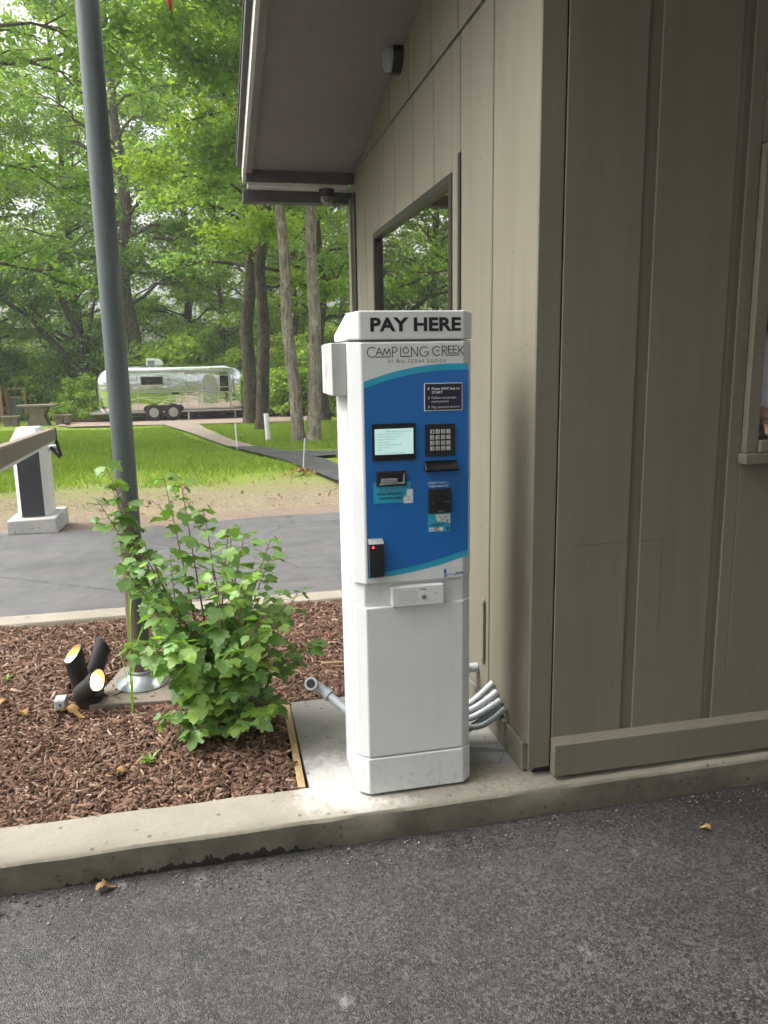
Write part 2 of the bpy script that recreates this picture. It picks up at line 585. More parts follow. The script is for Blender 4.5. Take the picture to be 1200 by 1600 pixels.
def shrub_leaf(name, c):
    t = NT(name)
    oi = t.n('ShaderNodeObjectInfo')
    v = t.ramp(oi.outputs['Random'], [(0, tuple(x * .72 for x in c)), (.6, c), (1, tuple(min(1, x * 1.4) for x in c))])
    v = t.mix(t.ramp(t.noise(90, 3), [(.35, .3), (.65, 0.)]), v, tuple(x * .62 for x in c))
    t.col(v)
    t.set(rough=.42, spec=.45)
    t.bump(t.noise(140, 3), .35, .004)
    tr = t.n('ShaderNodeBsdfTranslucent')
    t.l(t.mix(1., v, (1.3, 1.5, .45), 'MULTIPLY'), tr.inputs['Color'])
    mx = t.n('ShaderNodeMixShader')
    mx.inputs[0].default_value = .35
    t.l(t.b.outputs[0], mx.inputs[1])
    t.l(tr.outputs[0], mx.inputs[2])
    t.l(mx.outputs[0], t.out.inputs['Surface'])
shrub_leaf('shrub_green', (.185, .32, .095))
shrub_leaf('shrub_fresh', (.24, .38, .075))
shrub_leaf('shrub_yellow', (.42, .40, .04))

def bark(name, c):
    t = NT(name)
    n = t.noise(16, 6, .65, stretch=(1.4, 1.4, .22))
    a = t.ramp(n, [(.32, tuple(x * .25 for x in c)), (.52, c), (.72, tuple(x * 1.6 for x in c))])
    a = t.mix(t.ramp(t.noise(5, 5, .7), [(.52, 0.), (.64, .6)]), a, tuple(min(1, x * q) for x, q in zip(c, (1.9, 2.0, 1.9))))
    a = t.mix(t.ramp(t.noise(1.2, 4), [(.5, 0.), (.7, .4)]), a, (c[0] * .7, c[1] * .95, c[2] * .6))
    t.col(a)
    t.set(rough=.95, spec=.1)
    t.bump(n, 1., .05)
bark('bark_dark', (.085, .07, .055))
bark('bark_pale', (.26, .225, .185))
bark('bark_mid', (.14, .115, .09))
simple('stem', (.20, .12, .06), .7, var=.2)
simple('stem_green', (.14, .20, .06), .6, var=.2)

t = NT('pole_paint')
x, y, z = t.sep(t.pos())
a = t.ramp(t.noise(9, 6, .6, stretch=(3, 3, .3)), [(.3, (.068, .086, .088)), (.7, (.108, .128, .130))])
w = t.math('MULTIPLY', t.maprange(z, 1.25, .75), t.ramp(t.noise(5, 4, stretch=(2, 2, .4)), [(.3, .45), (.6, .95)]))
w = t.math('MULTIPLY', w, t.maprange(x, -.372, -.392))
a = t.mix(w, a, (.15, .105, .078))
t.col(a)
t.set(rough=.42, metal=.0)
t.bump(t.noise(14, 6, .7, stretch=(3, 3, .6)), .25, .004)
simple('collar_grey', (.30, .335, .335), .28, .5, var=.1)
simple('lamp_black', (.014, .012, .011), .55, bump=.5, bscale=150)

t = NT('aluminium')
t.col(t.ramp(t.noise(1.5, 4), [(.3, (.70, .72, .72)), (.7, (.82, .84, .84))]))
t.set(metal=1., rough=.09)
t.bump(t.math('ADD', t.noise(1.1, 3, stretch=(1, 1, 2.5)), t.math('MULTIPLY', t.noise(5, 3), .12)), .5, .05)
simple('alu_trim', (.6, .61, .61), .3, .9)
simple('window_dark', (.012, .015, .017), .08)

t = NT('pane')
fr = t.n('ShaderNodeFresnel')
fr.inputs['IOR'].default_value = 4.6
gl = t.n('ShaderNodeBsdfGlossy')
gl.inputs['Roughness'].default_value = 0.0
gl.inputs['Color'].default_value = (.92, .90, .86, 1)
tp = t.n('ShaderNodeBsdfTransparent')
tp.inputs['Color'].default_value = (.45, .45, .42, 1)
mx = t.n('ShaderNodeMixShader')
mx.inputs[0].default_value = .78     # mirror-film glass
t.l(tp.outputs[0], mx.inputs[1])
t.l(gl.outputs[0], mx.inputs[2])
t.l(mx.outputs[0], t.out.inputs['Surface'])
t = NT('dome_glass')
t.col((.30, .29, .28))
t.set(rough=.05)
t.b.inputs['Transmission Weight'].default_value = .55

# ------------------------------------------------------------------ the setting
def gz(Y):
    return 0.0 if Y < 8.2 else -0.032 * (min(Y, 62.) - 8.2)

# ground: one sheet to the horizon
ys = [-400, -60, 4.5, 8.2] + [8.2 + i * 1.0 for i in range(1, 54)] + [62, 90, 400]
xs = [-400, -60] + [-30 + i * 2 for i in range(31)] + [60, 400]
g = MB()
for yv in ys:
    for xv in xs:
        z = gz(yv) - (.03 if yv < 8.0 else .004)
        if 9 < yv < 60 and -30 <= xv <= 30:
            z += .035 * math.sin(xv * .9 + yv * .7) * math.sin(yv * .45 - xv * .3)
        g.v.append((xv, yv, z))
nx = len(xs)
for j in range(len(ys) - 1):
    for i in range(nx - 1):
        g.f.append((j * nx + i, j * nx + i + 1, (j + 1) * nx + i + 1, (j + 1) * nx + i))
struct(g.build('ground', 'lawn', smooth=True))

g = MB()
g.sheet([(-40, -30, 0), (40, -30, 0), (40, 2.36, 0), (-40, 2.36, 0)])
struct(g.build('lane', 'asphalt_near'))

# service road with a ragged far edge
far = []
for i in range(161):
    xv = 40 - i * .5
    far.append((xv, 8.02 + .10 * math.sin(xv * 1.7) + random.uniform(-.06, .06) + .0 * xv, .004))
g = MB()
g.sheet([(-40, 4.83, .004), (40, 4.83, .004)] + far)
struct(g.build('service_road', 'asphalt_road'))

# near kerb
g = MB()
prof = [(2.345, -.05), (2.325, 0.0), (2.318, .098), (2.328, .108), (2.395, .114), (2.51, .116), (2.515, -.05)]
stations = [-6 + .1 * i for i in range(141)]
vs, fs = [], []
for xv in stations:
    for k, (yv, zv) in enumerate(prof):
        jig = 0 if k in (0, 6) else .0025
        vs.append((xv, yv + random.uniform(-jig, jig), zv + (random.uniform(-jig, jig) * .5 if zv > .05 else 0)))
n = len(prof)
for i in range(len(stations) - 1):
    for k in range(n - 1):
        fs.append((i * n + k, (i + 1) * n + k, (i + 1) * n + k + 1, i * n + k + 1))
g.add(vs, fs)
struct(g.build('kerb', 'kerb_concrete', smooth=True))
# far kerb beyond the bed
g = MB()
prof = [(4.695, -.05), (4.69, .10), (4.70, .115), (4.85, .118), (4.862, .108), (4.87, -.02)]
vs, fs = [], []
n = len(prof)
for xv in stations:
    for k, (yv, zv) in enumerate(prof):
        vs.append((xv, yv + random.uniform(-.003, .003), zv))
for i in range(len(stations) - 1):
    for k in range(n - 1):
        fs.append((i * n + k, (i + 1) * n + k, (i + 1) * n + k + 1, i * n + k + 1))
g.add(vs, fs)
struct(g.build('kerb_behind_bed', 'kerb_far', smooth=True))

# slab under the pay station and the gatehouse
g = MB()
g.box(.262, 4.6, 2.512, 3.235, -.05, .1145)
struct(g.build('concrete_slab', 'slab_concrete', bevel=.006))
g = MB()
g.box(1.04, 4.6, 3.24, 5.62, -.05, .11)
struct(g.build('floor_slab', 'slab_concrete'))

# mulch bed
def bed_z(xv, yv):
    z = .075 + .018 * math.sin(xv * 3.1 + 1) * math.sin(yv * 2.7) + .012 * math.sin(xv * 7 + yv * 5)
    d2 = (xv + .05) ** 2 + (yv - 3.02) ** 2
    z += .035 * math.exp(-d2 / .12)
    if abs(xv + .42) < .30 and abs(yv - 3.62) < .34: z -= .02
    return z
g = MB()
bx = [-6 + .08 * i for i in range(89)]
by = [2.50 + .0817 * i for i in range(28)]
for yv in by:
    for xv in bx:
        g.v.append((xv, yv, bed_z(xv, yv)))
nx = len(bx)
for j in range(len(by) - 1):
    for i in range(nx - 1):
        cx, cy = bx[i] + .04, by[j] + .04
        if cx > .20 and cy < 3.25: continue
        g.f.append((j * nx + i, j * nx + i + 1, (j + 1) * nx + i + 1, (j + 1) * nx + i))
struct(g.build('mulch_bed', 'mulch_soil', smooth=True))

# concrete footing round the flagpole
g = MB()
g.prism([(-.60, 3.44), (-.20, 3.40), (-.17, 3.86), (-.50, 3.87)], 'z', .0, .108)
struct(g.build('pole_footing', 'footing_concrete', bevel=.004))

# wood chips: uncountable
def chips(N):
    pts = []
    P = np.empty((N, 3))
    i = 0
    while i < N:
        xv = RNG.uniform(-2.3, 1.0)
        yv = RNG.uniform(2.515, 4.69)
        if xv < -1.0 - (yv - 2.5) * .25: continue
        if xv > .215 and yv < 3.25: continue
        inpad = -.57 < xv < -.18 and 3.44 < yv < 3.86
        if inpad and RNG.random() < .95: continue
        P[i] = (xv, yv, bed_z(xv, yv) + RNG.uniform(.0, .022) + (.02 if inpad else 0))
        i += 1
    L = RNG.lognormal(math.log(.0128), .5, N).clip(.004, .045)
    W = L * RNG.uniform(.09, .28, N)
    T = RNG.uniform(.0015, .004, N)
    az = RNG.uniform(0, 2 * np.pi, N)
    ti = RNG.normal(0, .28, N)
    ro = RNG.normal(0, .4, N)
    ax = np.stack([np.cos(az) * np.cos(ti), np.sin(az) * np.cos(ti), np.sin(ti)], 1)
    s = np.stack([-np.sin(az), np.cos(az), np.zeros(N)], 1)
    nrm = np.cross(ax, s)
    s2 = s * np.cos(ro)[:, None] + nrm * np.sin(ro)[:, None]
    n2 = -s * np.sin(ro)[:, None] + nrm * np.cos(ro)[:, None]
    ax, s2, n2 = ax * L[:, None], s2 * W[:, None], n2 * T[:, None]
    k1, k2 = RNG.uniform(.2, 1, N)[:, None], RNG.uniform(.2, 1, N)[:, None]
    V = np.stack([P - ax - s2 * k1, P + ax - s2 * k2, P + ax * .92 + s2 * k1, P - ax * .9 + s2 * k2,
                  P - ax * .9 - s2 * k1 + n2 * 2, P + ax * .85 - s2 * k2 + n2 * 2, P + ax * .9 + s2 * k1 * .8 + n2 * 2, P - ax * .85 + s2 * k2 * .8 + n2 * 2], 1).reshape(-1, 3)
    q = np.array([(4, 5, 6, 7), (0, 1, 5, 4), (1, 2, 6, 5), (2, 3, 7, 6), (3, 0, 4, 7)])
    F = (np.arange(N)[:, None, None] * 8 + q[None]).reshape(-1, 4)
    return V, F
V, F = chips(62000)
o = np_mesh_f('mulch_chips', V, F, 'mulch_chip')
tag(o, 'shredded brown wood mulch covering the planting bed', 'mulch', kind='stuff')

# grit swept against the kerb
N = 1500
gx = RNG.uniform(-1.2, 2.2, N)
gy = 2.318 - np.abs(RNG.normal(0, .07, N)) ** 1.0 - .004
far_ = RNG.random(N) < .12
gy[far_] = RNG.uniform(.9, 2.3, far_.sum())
gs = RNG.lognormal(math.log(.0024), .45, N).clip(.001, .008)
oc = np.array([(1, 0, 0), (-1, 0, 0), (0, 1, 0), (0, -1, 0), (0, 0, .8), (0, 0, -.5)])
V = (np.stack([gx, gy, np.full(N, .002)], 1)[:, None, :] + oc[None] * gs[:, None, None] * RNG.uniform(.6, 1.3, (N, 6, 1))).reshape(-1, 3)
q = np.array([(0, 2, 4), (2, 1, 4), (1, 3, 4), (3, 0, 4), (2, 0, 5), (1, 2, 5), (3, 1, 5), (0, 3, 5)])
o = np_mesh_f('kerb_grit', V, (np.arange(N)[:, None, None] * 6 + q[None]).reshape(-1, 3), 'grit')
tag(o, 'loose grit and tiny stones swept against the kerb', 'grit', kind='stuff')

# lawn blades: uncountable
def blades(N, y0, y1, hmin, hmax, mat, name, label, keep):
    Y = RNG.uniform(y0, y1, N * 2)
    X = RNG.uniform(-.30, .22, N * 2) * Y
    ok = keep(X, Y)
    X, Y = X[ok][:N], Y[ok][:N]
    N = len(X)
    Z = -0.032 * (Y - 8.2) + .035 * np.sin(X * .9 + Y * .7) * np.sin(Y * .45 - X * .3) - .02
    h = RNG.uniform(hmin, hmax, N)
    a = RNG.uniform(0, np.pi, N)
    w = h * RNG.uniform(.08, .16, N)
    dx, dy = np.cos(a) * w, np.sin(a) * w
    lx, ly = RNG.normal(0, .45, N) * h, RNG.normal(0, .45, N) * h
    V = np.stack([np.stack([X - dx, Y - dy, Z], 1), np.stack([X + dx, Y + dy, Z], 1), np.stack([X + lx, Y + ly, Z + h], 1)], 1).reshape(-1, 3)
    o = np_mesh(name, V, 3, mat)
    tag(o, label, 'grass', kind='stuff')
def path_clear(X, Y):
    # keep off the walks: centre line of the walk and the asphalt spur
    xc = np.interp(Y, [10, 12, 14, 16, 18, 22.5, 31.5], [2.6, 2.2, 1.75, 1.15, .55, -.15, -1.2])
    hw = np.interp(Y, [10, 12, 14, 16, 18, 31], [1.0, .75, .62, .5, .42, .62])
    a = np.abs(X - xc) > hw
    b = ~((X > 1.0) & (Y > 14.6) & (Y < 16.6))
    c = ~((Y > 29.3) & (X > -5.5) & (X < 2.3))
    return a & b & c
blades(120000, 11.2, 30, .05, .11, 'grass_blade', 'lawn_grass', 'bright green mown lawn in front of the silver trailer',
       lambda X, Y: path_clear(X, Y) & (RNG.random(len(X)) < np.clip((Y - 11 + 1.5 * np.sin(X * 1.7 + Y * .8) * np.sin(X * .6 - Y)) / 4, .04, 1)))
blades(16000, 9.0, 13, .01, .035, 'grass_dry', 'sparse_verge_grass', 'thin dry grass on the sandy verge by the road', path_clear)

# trailer pad, walks
def strip(name, pts, mat, dz):
    g = MB()
    g.sheet([(x, y, gz(y) + dz) for x, y in pts])
    return struct(g.build(name, mat))
def quadstrip(name, L_, R_, mat, dz):
    g = MB()
    for (a, b), (c, d) in zip(L_, R_):
        g.v += [(a, b, gz(b) + dz), (c, d, gz(d) + dz)]
    for i in range(len(L_) - 1):
        g.f.append((2 * i, 2 * i + 1, 2 * i + 3, 2 * i + 2))
    return struct(g.build(name, mat))
strip('trailer_pad', [(-6.0, 33.2), (-5.2, 31.6), (4.0, 29.4), (4.6, 36.6), (-6.2, 39.0)], 'gravel_tan', .05)
quadstrip('garden_path', [(-1.9, 31.6), (-.95, 26.0), (-.50, 23.4), (-.05, 20.2), (.36, 17.7)],
          [(-.55, 31.4), (-.15, 26.0), (.22, 22.4), (.52, 19.8), (.95, 17.4)], 'path_concrete', .055)
quadstrip('asphalt_path', [(.34, 17.8), (.76, 15.9), (1.18, 14.1), (1.46, 11.8), (1.62, 10.4), (1.9, 8.2)],
          [(.97, 17.5), (1.48, 15.75), (1.92, 13.8), (2.0, 12.6), (2.5, 10.4), (3.2, 8.2)], 'asphalt_path', .06)
quadstrip('asphalt_spur', [(1.45, 15.9), (2.4, 15.3), (5.0, 14.6)], [(1.75, 14.2), (2.3, 14.5), (5.0, 13.3)], 'asphalt_path', .064)
# timber edging of the pad
for a, b in (((-6.1, 36.0), (4.5, 35.9)), ((-6.1, 36.0), (-5.6, 33.2))):
    g = MB()
    za, zb = gz(a[1]), gz(b[1])
    d = Vector((b[0] - a[0], b[1] - a[1], 0)).normalized()
    nrm = Vector((-d.y, d.x, 0)) * .07
    pv = []
    for (q, zz) in ((a, za), (b, zb)):
        for s_ in (-1, 1):
            for h in (-.1, .17):
                pv.append((q[0] + nrm.x * s_, q[1] + nrm.y * s_, zz + h))
    g.add(pv, [(0, 1, 3, 2), (4, 6, 7, 5), (0, 4, 5, 1), (2, 3, 7, 6), (1, 5, 7, 3), (0, 2, 6, 4)])
    o = g.build('timber_edging', 'edge_timber')
    tag(o, 'dark timber edging along the back of the trailer pad' if b[0] > 0 else 'short dark timber edging at the left end of the trailer pad', 'edging')

# ------------------------------------------------------------------ gatehouse
YR = 1.2                        # ridge over the lane
def zs(Y):                      # underside of the sloping roof
    return 2.80 + .2 * (5.5 - Y) if Y >= YR else 2.80 + .2 * (5.5 - YR) - .2 * (YR - Y)
XW, YF = 1.025, 2.385           # outer faces of the side wall and of the front wall
GH = thing('gatehouse', (2.6, 4.0, .11), 'small olive taupe gatehouse with grooved wood siding and wide overhanging roof', 'building')
WY0, WY1, WZ0, WZ1 = 3.284, 4.886, 1.20, 2.33      # side window
FX0, FX1, FZ0, FZ1 = 1.842, 2.95, 1.285, 2.20      # counter window
# backing walls, pieces butted round the openings
b0, b1 = XW + .021, XW + .10
def side_piece(y0, y1, z0, z1=None):
    top = [(y1, z1), (y0, z1)] if z1 else [(y1, zs(y1) + .01), (y0, zs(y0) + .01)]
    MB().prism([(y0, z0), (y1, z0)] + top, 'x', b0, b1).build('wall', 'groove_shade', GH)
side_piece(2.405, WY0, .125)
side_piece(WY1, 5.58, .125)
side_piece(WY0 + .0005, WY1 - .0005, .125, WZ0)
side_piece(WY0 + .0005, WY1 - .0005, WZ1)
f0, f1 = YF + .010, YF + .10
def front_piece(x0, x1, z0, z1):
    MB().box(x0, x1, f0, f1, z0, z1).build('wall', 'channel_paint', GH)
front_piece(b1 + .001, FX0, .125, 3.40)
front_piece(FX1, 4.4, .125, 3.40)
front_piece(FX0 + .0005, FX1 - .0005, .125, FZ0)
front_piece(FX0 + .0005, FX1 - .0005, FZ1, 3.40)
MB().box(4.4, 4.48, f0, 5.58, .125, 2.75).build('wall', 'room_wall', GH)
MB().box(b1, 4.4, 5.50, 5.58, .125, 2.75).build('wall', 'room_wall', GH)
MB().box(b1 + .002, b1 + .01, 2.50, WY0 - .06, .13, 3.1).build('wall_lining', 'room_wall', GH)

# side siding boards
BAND = 2.822
lower = [2.398, 2.803, 3.18, 3.555, 3.925, 4.315, 4.72, 5.12, 5.565]
upper = [2.398, 2.803, 3.20, 3.59, 3.975, 4.39, 4.795, 5.14, 5.565]
G_ = .0055
def bd(y0, y1, z0, z1, mat='siding_lit', dx=0.):
    if z1 is None:
        pts = [(y0, z0), (y1, z0), (y1, zs(y1) - .002), (y0, zs(y0) - .002)]
    else:
        pts = [(y0, z0), (y1, z0), (y1, z1), (y0, z1)]
    MB().prism(pts, 'x', XW + dx, b0 - .001).build('siding_board', mat, GH, bevel=.0025, seg=1)
for i in range(len(lower) - 1):
    y0, y1 = lower[i] + (G_ if i else 0), lower[i + 1] - G_
    m = 'siding_stained' if i == 0 else 'siding_lit'
    if y1 <= WY0 or y0 >= WY1:
        bd(y0, y1, .235, BAND - .008, m)
        continue
    if y0 < WY0:
        bd(y0, WY0 - .001, .235, BAND - .008)
        bd(WY0 + .001, y1, WZ1 + .003, BAND - .008)
        bd(WY0 + .001, y1, .235, WZ0 - .003)
    elif y1 > WY1:
        bd(WY1 + .001, y1, .235, BAND - .008)
        bd(y0, WY1 - .001, WZ1 + .003, BAND - .008)
        bd(y0, WY1 - .001, .235, WZ0 - .003)
    else:
        bd(y0, y1, WZ1 + .003, BAND - .008)
        bd(y0, y1, .235, WZ0 - .003)
for i in range(len(upper) - 1):
    y0, y1 = upper[i] + (G_ if i else 0), upper[i + 1] - G_
    if zs(y1) - .002 > BAND + .01: bd(y0, y1, BAND + .008, None, 'siding_lit', -.003)
# the near groove runs past the horizontal joint, so the joint stops at it
MB().box(XW - .010, XW + .012, 2.81, 5.50, BAND - .006, BAND + .006).build('joint_flashing', 'trim_lighter', GH)
MB().box(XW - .008, XW + .018, 2.43, 5.56, .122, .228).build('skirt_board', 'trim_lighter', GH, bevel=.003)
# far corner trim and a dark downpipe against it
MB().box(XW - .018, XW + .02, 5.567, 5.65, .12, 2.66).build('corner_trim', 'trim_lighter', GH, bevel=.003)
MB().box(XW - .014, XW - .001, 5.44, 5.515, .14, 2.68).build('downpipe', 'bronze', GH, bevel=.008)
# screwed metal strip over the groove near the corner
g = MB()
pts = []
for k in range(9):
    a = math.pi * k / 8
    pts.append((2.853 + .014 * math.cos(a), .622 + .014 * math.sin(a)))
for k in range(9):
    a = math.pi + math.pi * k / 8
    pts.append((2.853 + .014 * math.cos(a), .380 + .014 * math.sin(a)))
g.prism(pts, 'x', XW - .012, XW - .0005)
cs = g.build('cover_strip', 'trim_lighter', GH, bevel=.002)
for zz in (.615, .387):
    MB().tube([(XW - .0125, 2.853, zz), (XW - .016, 2.853, zz)], .004, 8).build('screw', 'steel', cs)

# side window
win = MB().box(XW - .006, XW + .05, WY0 + .001, WY0 + .040, WZ0, WZ1).build('window', 'bronze', GH, bevel=.003)
MB().box(XW - .006, XW + .05, WY1 - .040, WY1 - .001, WZ0, WZ1).build('frame', 'bronze', win, bevel=.003)
MB().box(XW - .0055, XW + .05, WY0 + .0405, WY1 - .0405, WZ1 - .034, WZ1).build('frame', 'bronze', win, bevel=.003)
MB().box(XW - .0055, XW + .05, WY0 + .0405, WY1 - .0405, WZ0, WZ0 + .034).build('frame', 'bronze', win, bevel=.003)
MB().box(XW + .0, XW + .03, WY0 + .041, WY0 + .052, WZ0 + .035, WZ1 - .035).build('bead', 'silver', win)
MB().box(XW + .022, XW + .028, WY0 + .052, WY1 - .041, WZ0 + .035, WZ1 - .035).build('pane', 'pane', win)
MB().box(XW - .008, XW - .001, 3.163, 3.190, WZ0 - .05, 2.381).build('groove_shadow_strip', 'bronze', GH, bevel=.002)  # dark strip standing in for the shadowed gap at this groove

# front wall: corner board, siding between wide channels, baseboard
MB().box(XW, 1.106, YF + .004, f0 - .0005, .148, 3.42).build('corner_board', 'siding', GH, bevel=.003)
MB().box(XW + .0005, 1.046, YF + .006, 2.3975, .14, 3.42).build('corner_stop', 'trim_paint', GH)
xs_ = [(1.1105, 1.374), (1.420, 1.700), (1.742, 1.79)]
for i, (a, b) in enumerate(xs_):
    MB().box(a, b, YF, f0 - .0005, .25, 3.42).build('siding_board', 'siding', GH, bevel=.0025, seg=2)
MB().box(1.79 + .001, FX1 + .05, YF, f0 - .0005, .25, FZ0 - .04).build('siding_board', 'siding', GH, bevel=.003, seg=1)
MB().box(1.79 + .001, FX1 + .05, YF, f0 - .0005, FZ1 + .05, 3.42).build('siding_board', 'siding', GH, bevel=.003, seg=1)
x = FX1 + .09
while x < 4.3:
    MB().box(x, min(x + .28, 4.45), YF, f0 - .0005, .25, 3.42).build('siding_board', 'siding', GH, bevel=.0025, seg=2)
    x += .324
# shallow cut-out patch in the siding, one sheet let in over the channel
MB().box(1.352, 1.3735, YF + .006, f0 - .0003, .25, .93).build('channel_filler', 'siding', GH)
MB().box(1.702, 1.722, YF + .006, f0 - .0003, .25, 3.42).build('channel_filler', 'siding', GH)
MB().box(1.4205, 1.421, YF - .0006, YF, .25, .25).build('seam', 'groove_shade', GH) if False else None
g = MB()
g.box(1.165, 1.374, YF - .0010, YF - .0002, .951, .9525)
g.build('patch_seam', 'filled_seam', GH)
MB().box(1.421, 1.505, YF - .0010, YF - .0002, .952, .9535).build('patch_seam', 'filled_seam', GH)
MB().box(1.504, 1.505, YF - .0010, YF - .0002, .60, .9515).build('patch_seam', 'filled_seam', GH)
MB().prism([(2.348, .128), (2.3845, .128), (2.3845, .262), (2.360, .248), (2.348, .246)], 'x', 1.106, 4.45).build('baseboard', 'trim_paint', GH, bevel=.002)

for (nx_, nz_) in ((1.15, 1.52), (1.15, .62), (1.335, 1.98), (1.34, 1.18), (1.335, .44), (1.455, 1.60), (1.45, 1.30), (1.455, .72), (1.66, 1.92), (1.665, 1.05), (1.66, .40), (1.09, 1.28), (1.085, .70), (1.30, .335)):
    MB().tube([(nx_, YF + (.004 if nx_ < 1.11 else 0) - .0002, nz_), (nx_, YF + (.004 if nx_ < 1.11 else 0) - .0012, nz_)], .0028, 8).build('nail_head', 'fascia_dark', GH)
for (nx_, nz_) in ((1.122, .225), (1.121, .175), (1.62, .19), (1.95, .20)):
    MB().tube([(nx_, 2.3479, nz_), (nx_, 2.3468, nz_)], .003, 8).build('nail_head', 'fascia_dark', GH)
for (ny_, nz_) in ((2.46, 1.25), (2.465, 1.62), (2.60, 1.93), (2.93, 1.9), (2.90, 1.36), (2.90, .92), (2.93, 2.3), (3.62, 2.44), (4.1, 2.41), (2.62, .84), (2.55, .50)):
    MB().tube([(XW - .0002, ny_, nz_), (XW - .0012, ny_, nz_)], .003, 8).build('nail_head', 'fascia_dark', GH)
# counter window: casing, sill, panes slid open
cw = MB().box(1.792, 1.840, YF - .024, YF + .03, 1.242, 2.245).build('window', 'trim_paint', GH, bevel=.003)
MB().box(FX1 - .002, FX1 + .048, YF - .024, YF + .03, 1.242, 2.245).build('casing', 'trim_paint', cw, bevel=.003)
MB().box(1.8405, FX1 - .0025, YF - .023, YF + .03, FZ1 - .005, 2.245).build('casing', 'trim_paint', cw, bevel=.003)
MB().box(1.780, FX1 + .06, YF - .045, YF - .0005, 1.205, 1.2415).build('sill', 'trim_paint', cw, bevel=.004)
MB().box(1.8405, FX1 - .0025, YF - .036, YF + .10, 1.2435, 1.286).build('counter_board', 'trim_lighter', cw, bevel=.004)
MB().box(1.8405, 1.85, YF + .031, YF + .05, FZ0 + .002, FZ1 - .006).build('jamb', 'bronze', cw)
MB().box(2.45, FX1 - .003, YF + .05, YF + .056, FZ0 + .002, FZ1 - .006).build('pane', 'pane', cw)

# roof
XE = .292
Y0r, Y1r = YR, 5.60
def slope_slab(x0, x1, y0, y1, d0, d1, name, mat, parent):
    return MB().prism([(y0, zs(y0) + d0), (y1, zs(y1) + d0), (y1, zs(y1) + d1), (y0, zs(y0) + d1)], 'x', x0, x1).build(name, mat, parent)
roof = slope_slab(XE - .035, 4.9, Y0r, Y1r + .09, .135, .165, 'roof', 'roof_shingle', GH)
YE = -3.2
for a, b in ((Y0r, Y1r), (YE, Y0r - .001)):
    hi_, lo_ = (b - .131, b + .03) if b > 3 else (b, b)
    slope_slab(XE + .0205, 4.85, a, hi_, .0, .012, 'soffit', 'soffit_paint', roof)
    slope_slab(XE, XE + .02, a, lo_, -.028, .134, 'rake_fascia', 'fascia_light', roof)
    slope_slab(XE - .03, XE - .0005, a, lo_, .075, .134, 'drip_edge', 'fascia_dark', roof)
    slope_slab(XE + .021, XE + .06, a, hi_ - .005, -.026, -.0005, 'soffit_trim', 'soffit_paint', roof)
slope_slab(XE - .035, 4.9, YE - .08, Y0r - .001, .135, .165, 'shingles', 'roof_shingle', roof)
MB().box(XE + .021, 4.85, YE - .03, YE - .001, zs(YE) - .03, zs(YE) + .13).build('eave_fascia', 'fascia_light', roof)
# canopy posts on the far side of the lane
for xx in (.62, 4.6):
    MB().box(xx - .07, xx + .07, YE + .12, YE + .26, .001, zs(YE + .19) - .02).build('canopy_post', 'trim_paint', GH, bevel=.004)
# boxed eave across the back
MB().box(XE + .0205, 4.85, 5.470, 5.492, 2.735, 2.90).build('eave_board', 'fascia_dark', roof)
MB().box(XE + .03, XW - .04, 5.4925, 5.605, 2.712, 2.734).build('eave_soffit', 'fascia_light', roof)
MB().box(XE + .0, XW + .02, 5.606, 5.70, 2.635, 2.711).build('gutter', 'fascia_dark', roof, bevel=.006)

# dome camera under the eave, floodlight on the gable
dc = thing('dome_camera', (.86, 5.50, 2.62), 'smoked dome security camera hanging under the gatehouse eave', 'camera')
MB().lathe([(.050, .0), (.054, .015), (.054, .048), (.045, .051)], (.845, 5.53, 2.66), 24).build('housing', 'bronze', dc, smooth=True)
g = MB()
g.lathe([(.004, -.050)] + [(.047 * math.sin(R(a)), -.050 * math.cos(R(a))) for a in (15, 30, 45, 60, 75, 90)], (.845, 5.53, 2.659), 24)
g.build('dome', 'dome_glass', dc, smooth=True)
fl = thing('wall_light', (1.0, 4.12, 3.03), 'round dark wall light high on the gatehouse gable', 'light')
c0 = Vector((XW - .004, 4.14, 3.055))
MB().tube([c0, c0 + Vector((-.05, 0, 0))], [.078, .078], 24).build('back_plate', 'bronze', fl)
MB().tube([c0 + Vector((-.0505, 0, 0)), c0 + Vector((-.075, 0, 0)), c0 + Vector((-.085, 0, 0))], [.07, .062, .03], 24).build('lens', 'print_grey', fl, smooth=True)

# ------------------------------------------------------------------ lettering helpers
def text(s, x0, x1, zb, h, Y, mat, parent, name='lettering', bold=0., fit=True, align='L'):
    cu = bpy.data.curves.new('txt', 'FONT')
    cu.body = s
    cu.size = 1
    cu.offset = bold
    cu.resolution_u = 3
    ob = bpy.data.objects.new('txt', cu)
    COL.objects.link(ob)
    dg = bpy.context.evaluated_depsgraph_get()
    me = bpy.data.meshes.new_from_object(ob.evaluated_get(dg))
    bpy.data.objects.remove(ob)
    bpy.data.curves.remove(cu)
    co = np.empty(len(me.vertices) * 3, dtype=np.float32)
    me.vertices.foreach_get('co', co)
    co = co.reshape(-1, 3)
    lo, hi = co.min(0), co.max(0)
    capz = .73
    sz = h / capz
    sx = (x1 - x0) / (hi[0] - lo[0]) if fit else sz
    g = MB()
    vs = [(x0 + (c[0] - lo[0]) * sx, Y, zb + c[1] * sz) for c in co]
    g.add(vs, [tuple(p.vertices) for p in me.polygons])
    bpy.data.meshes.remove(me)
    return g.build(name, mat, parent)

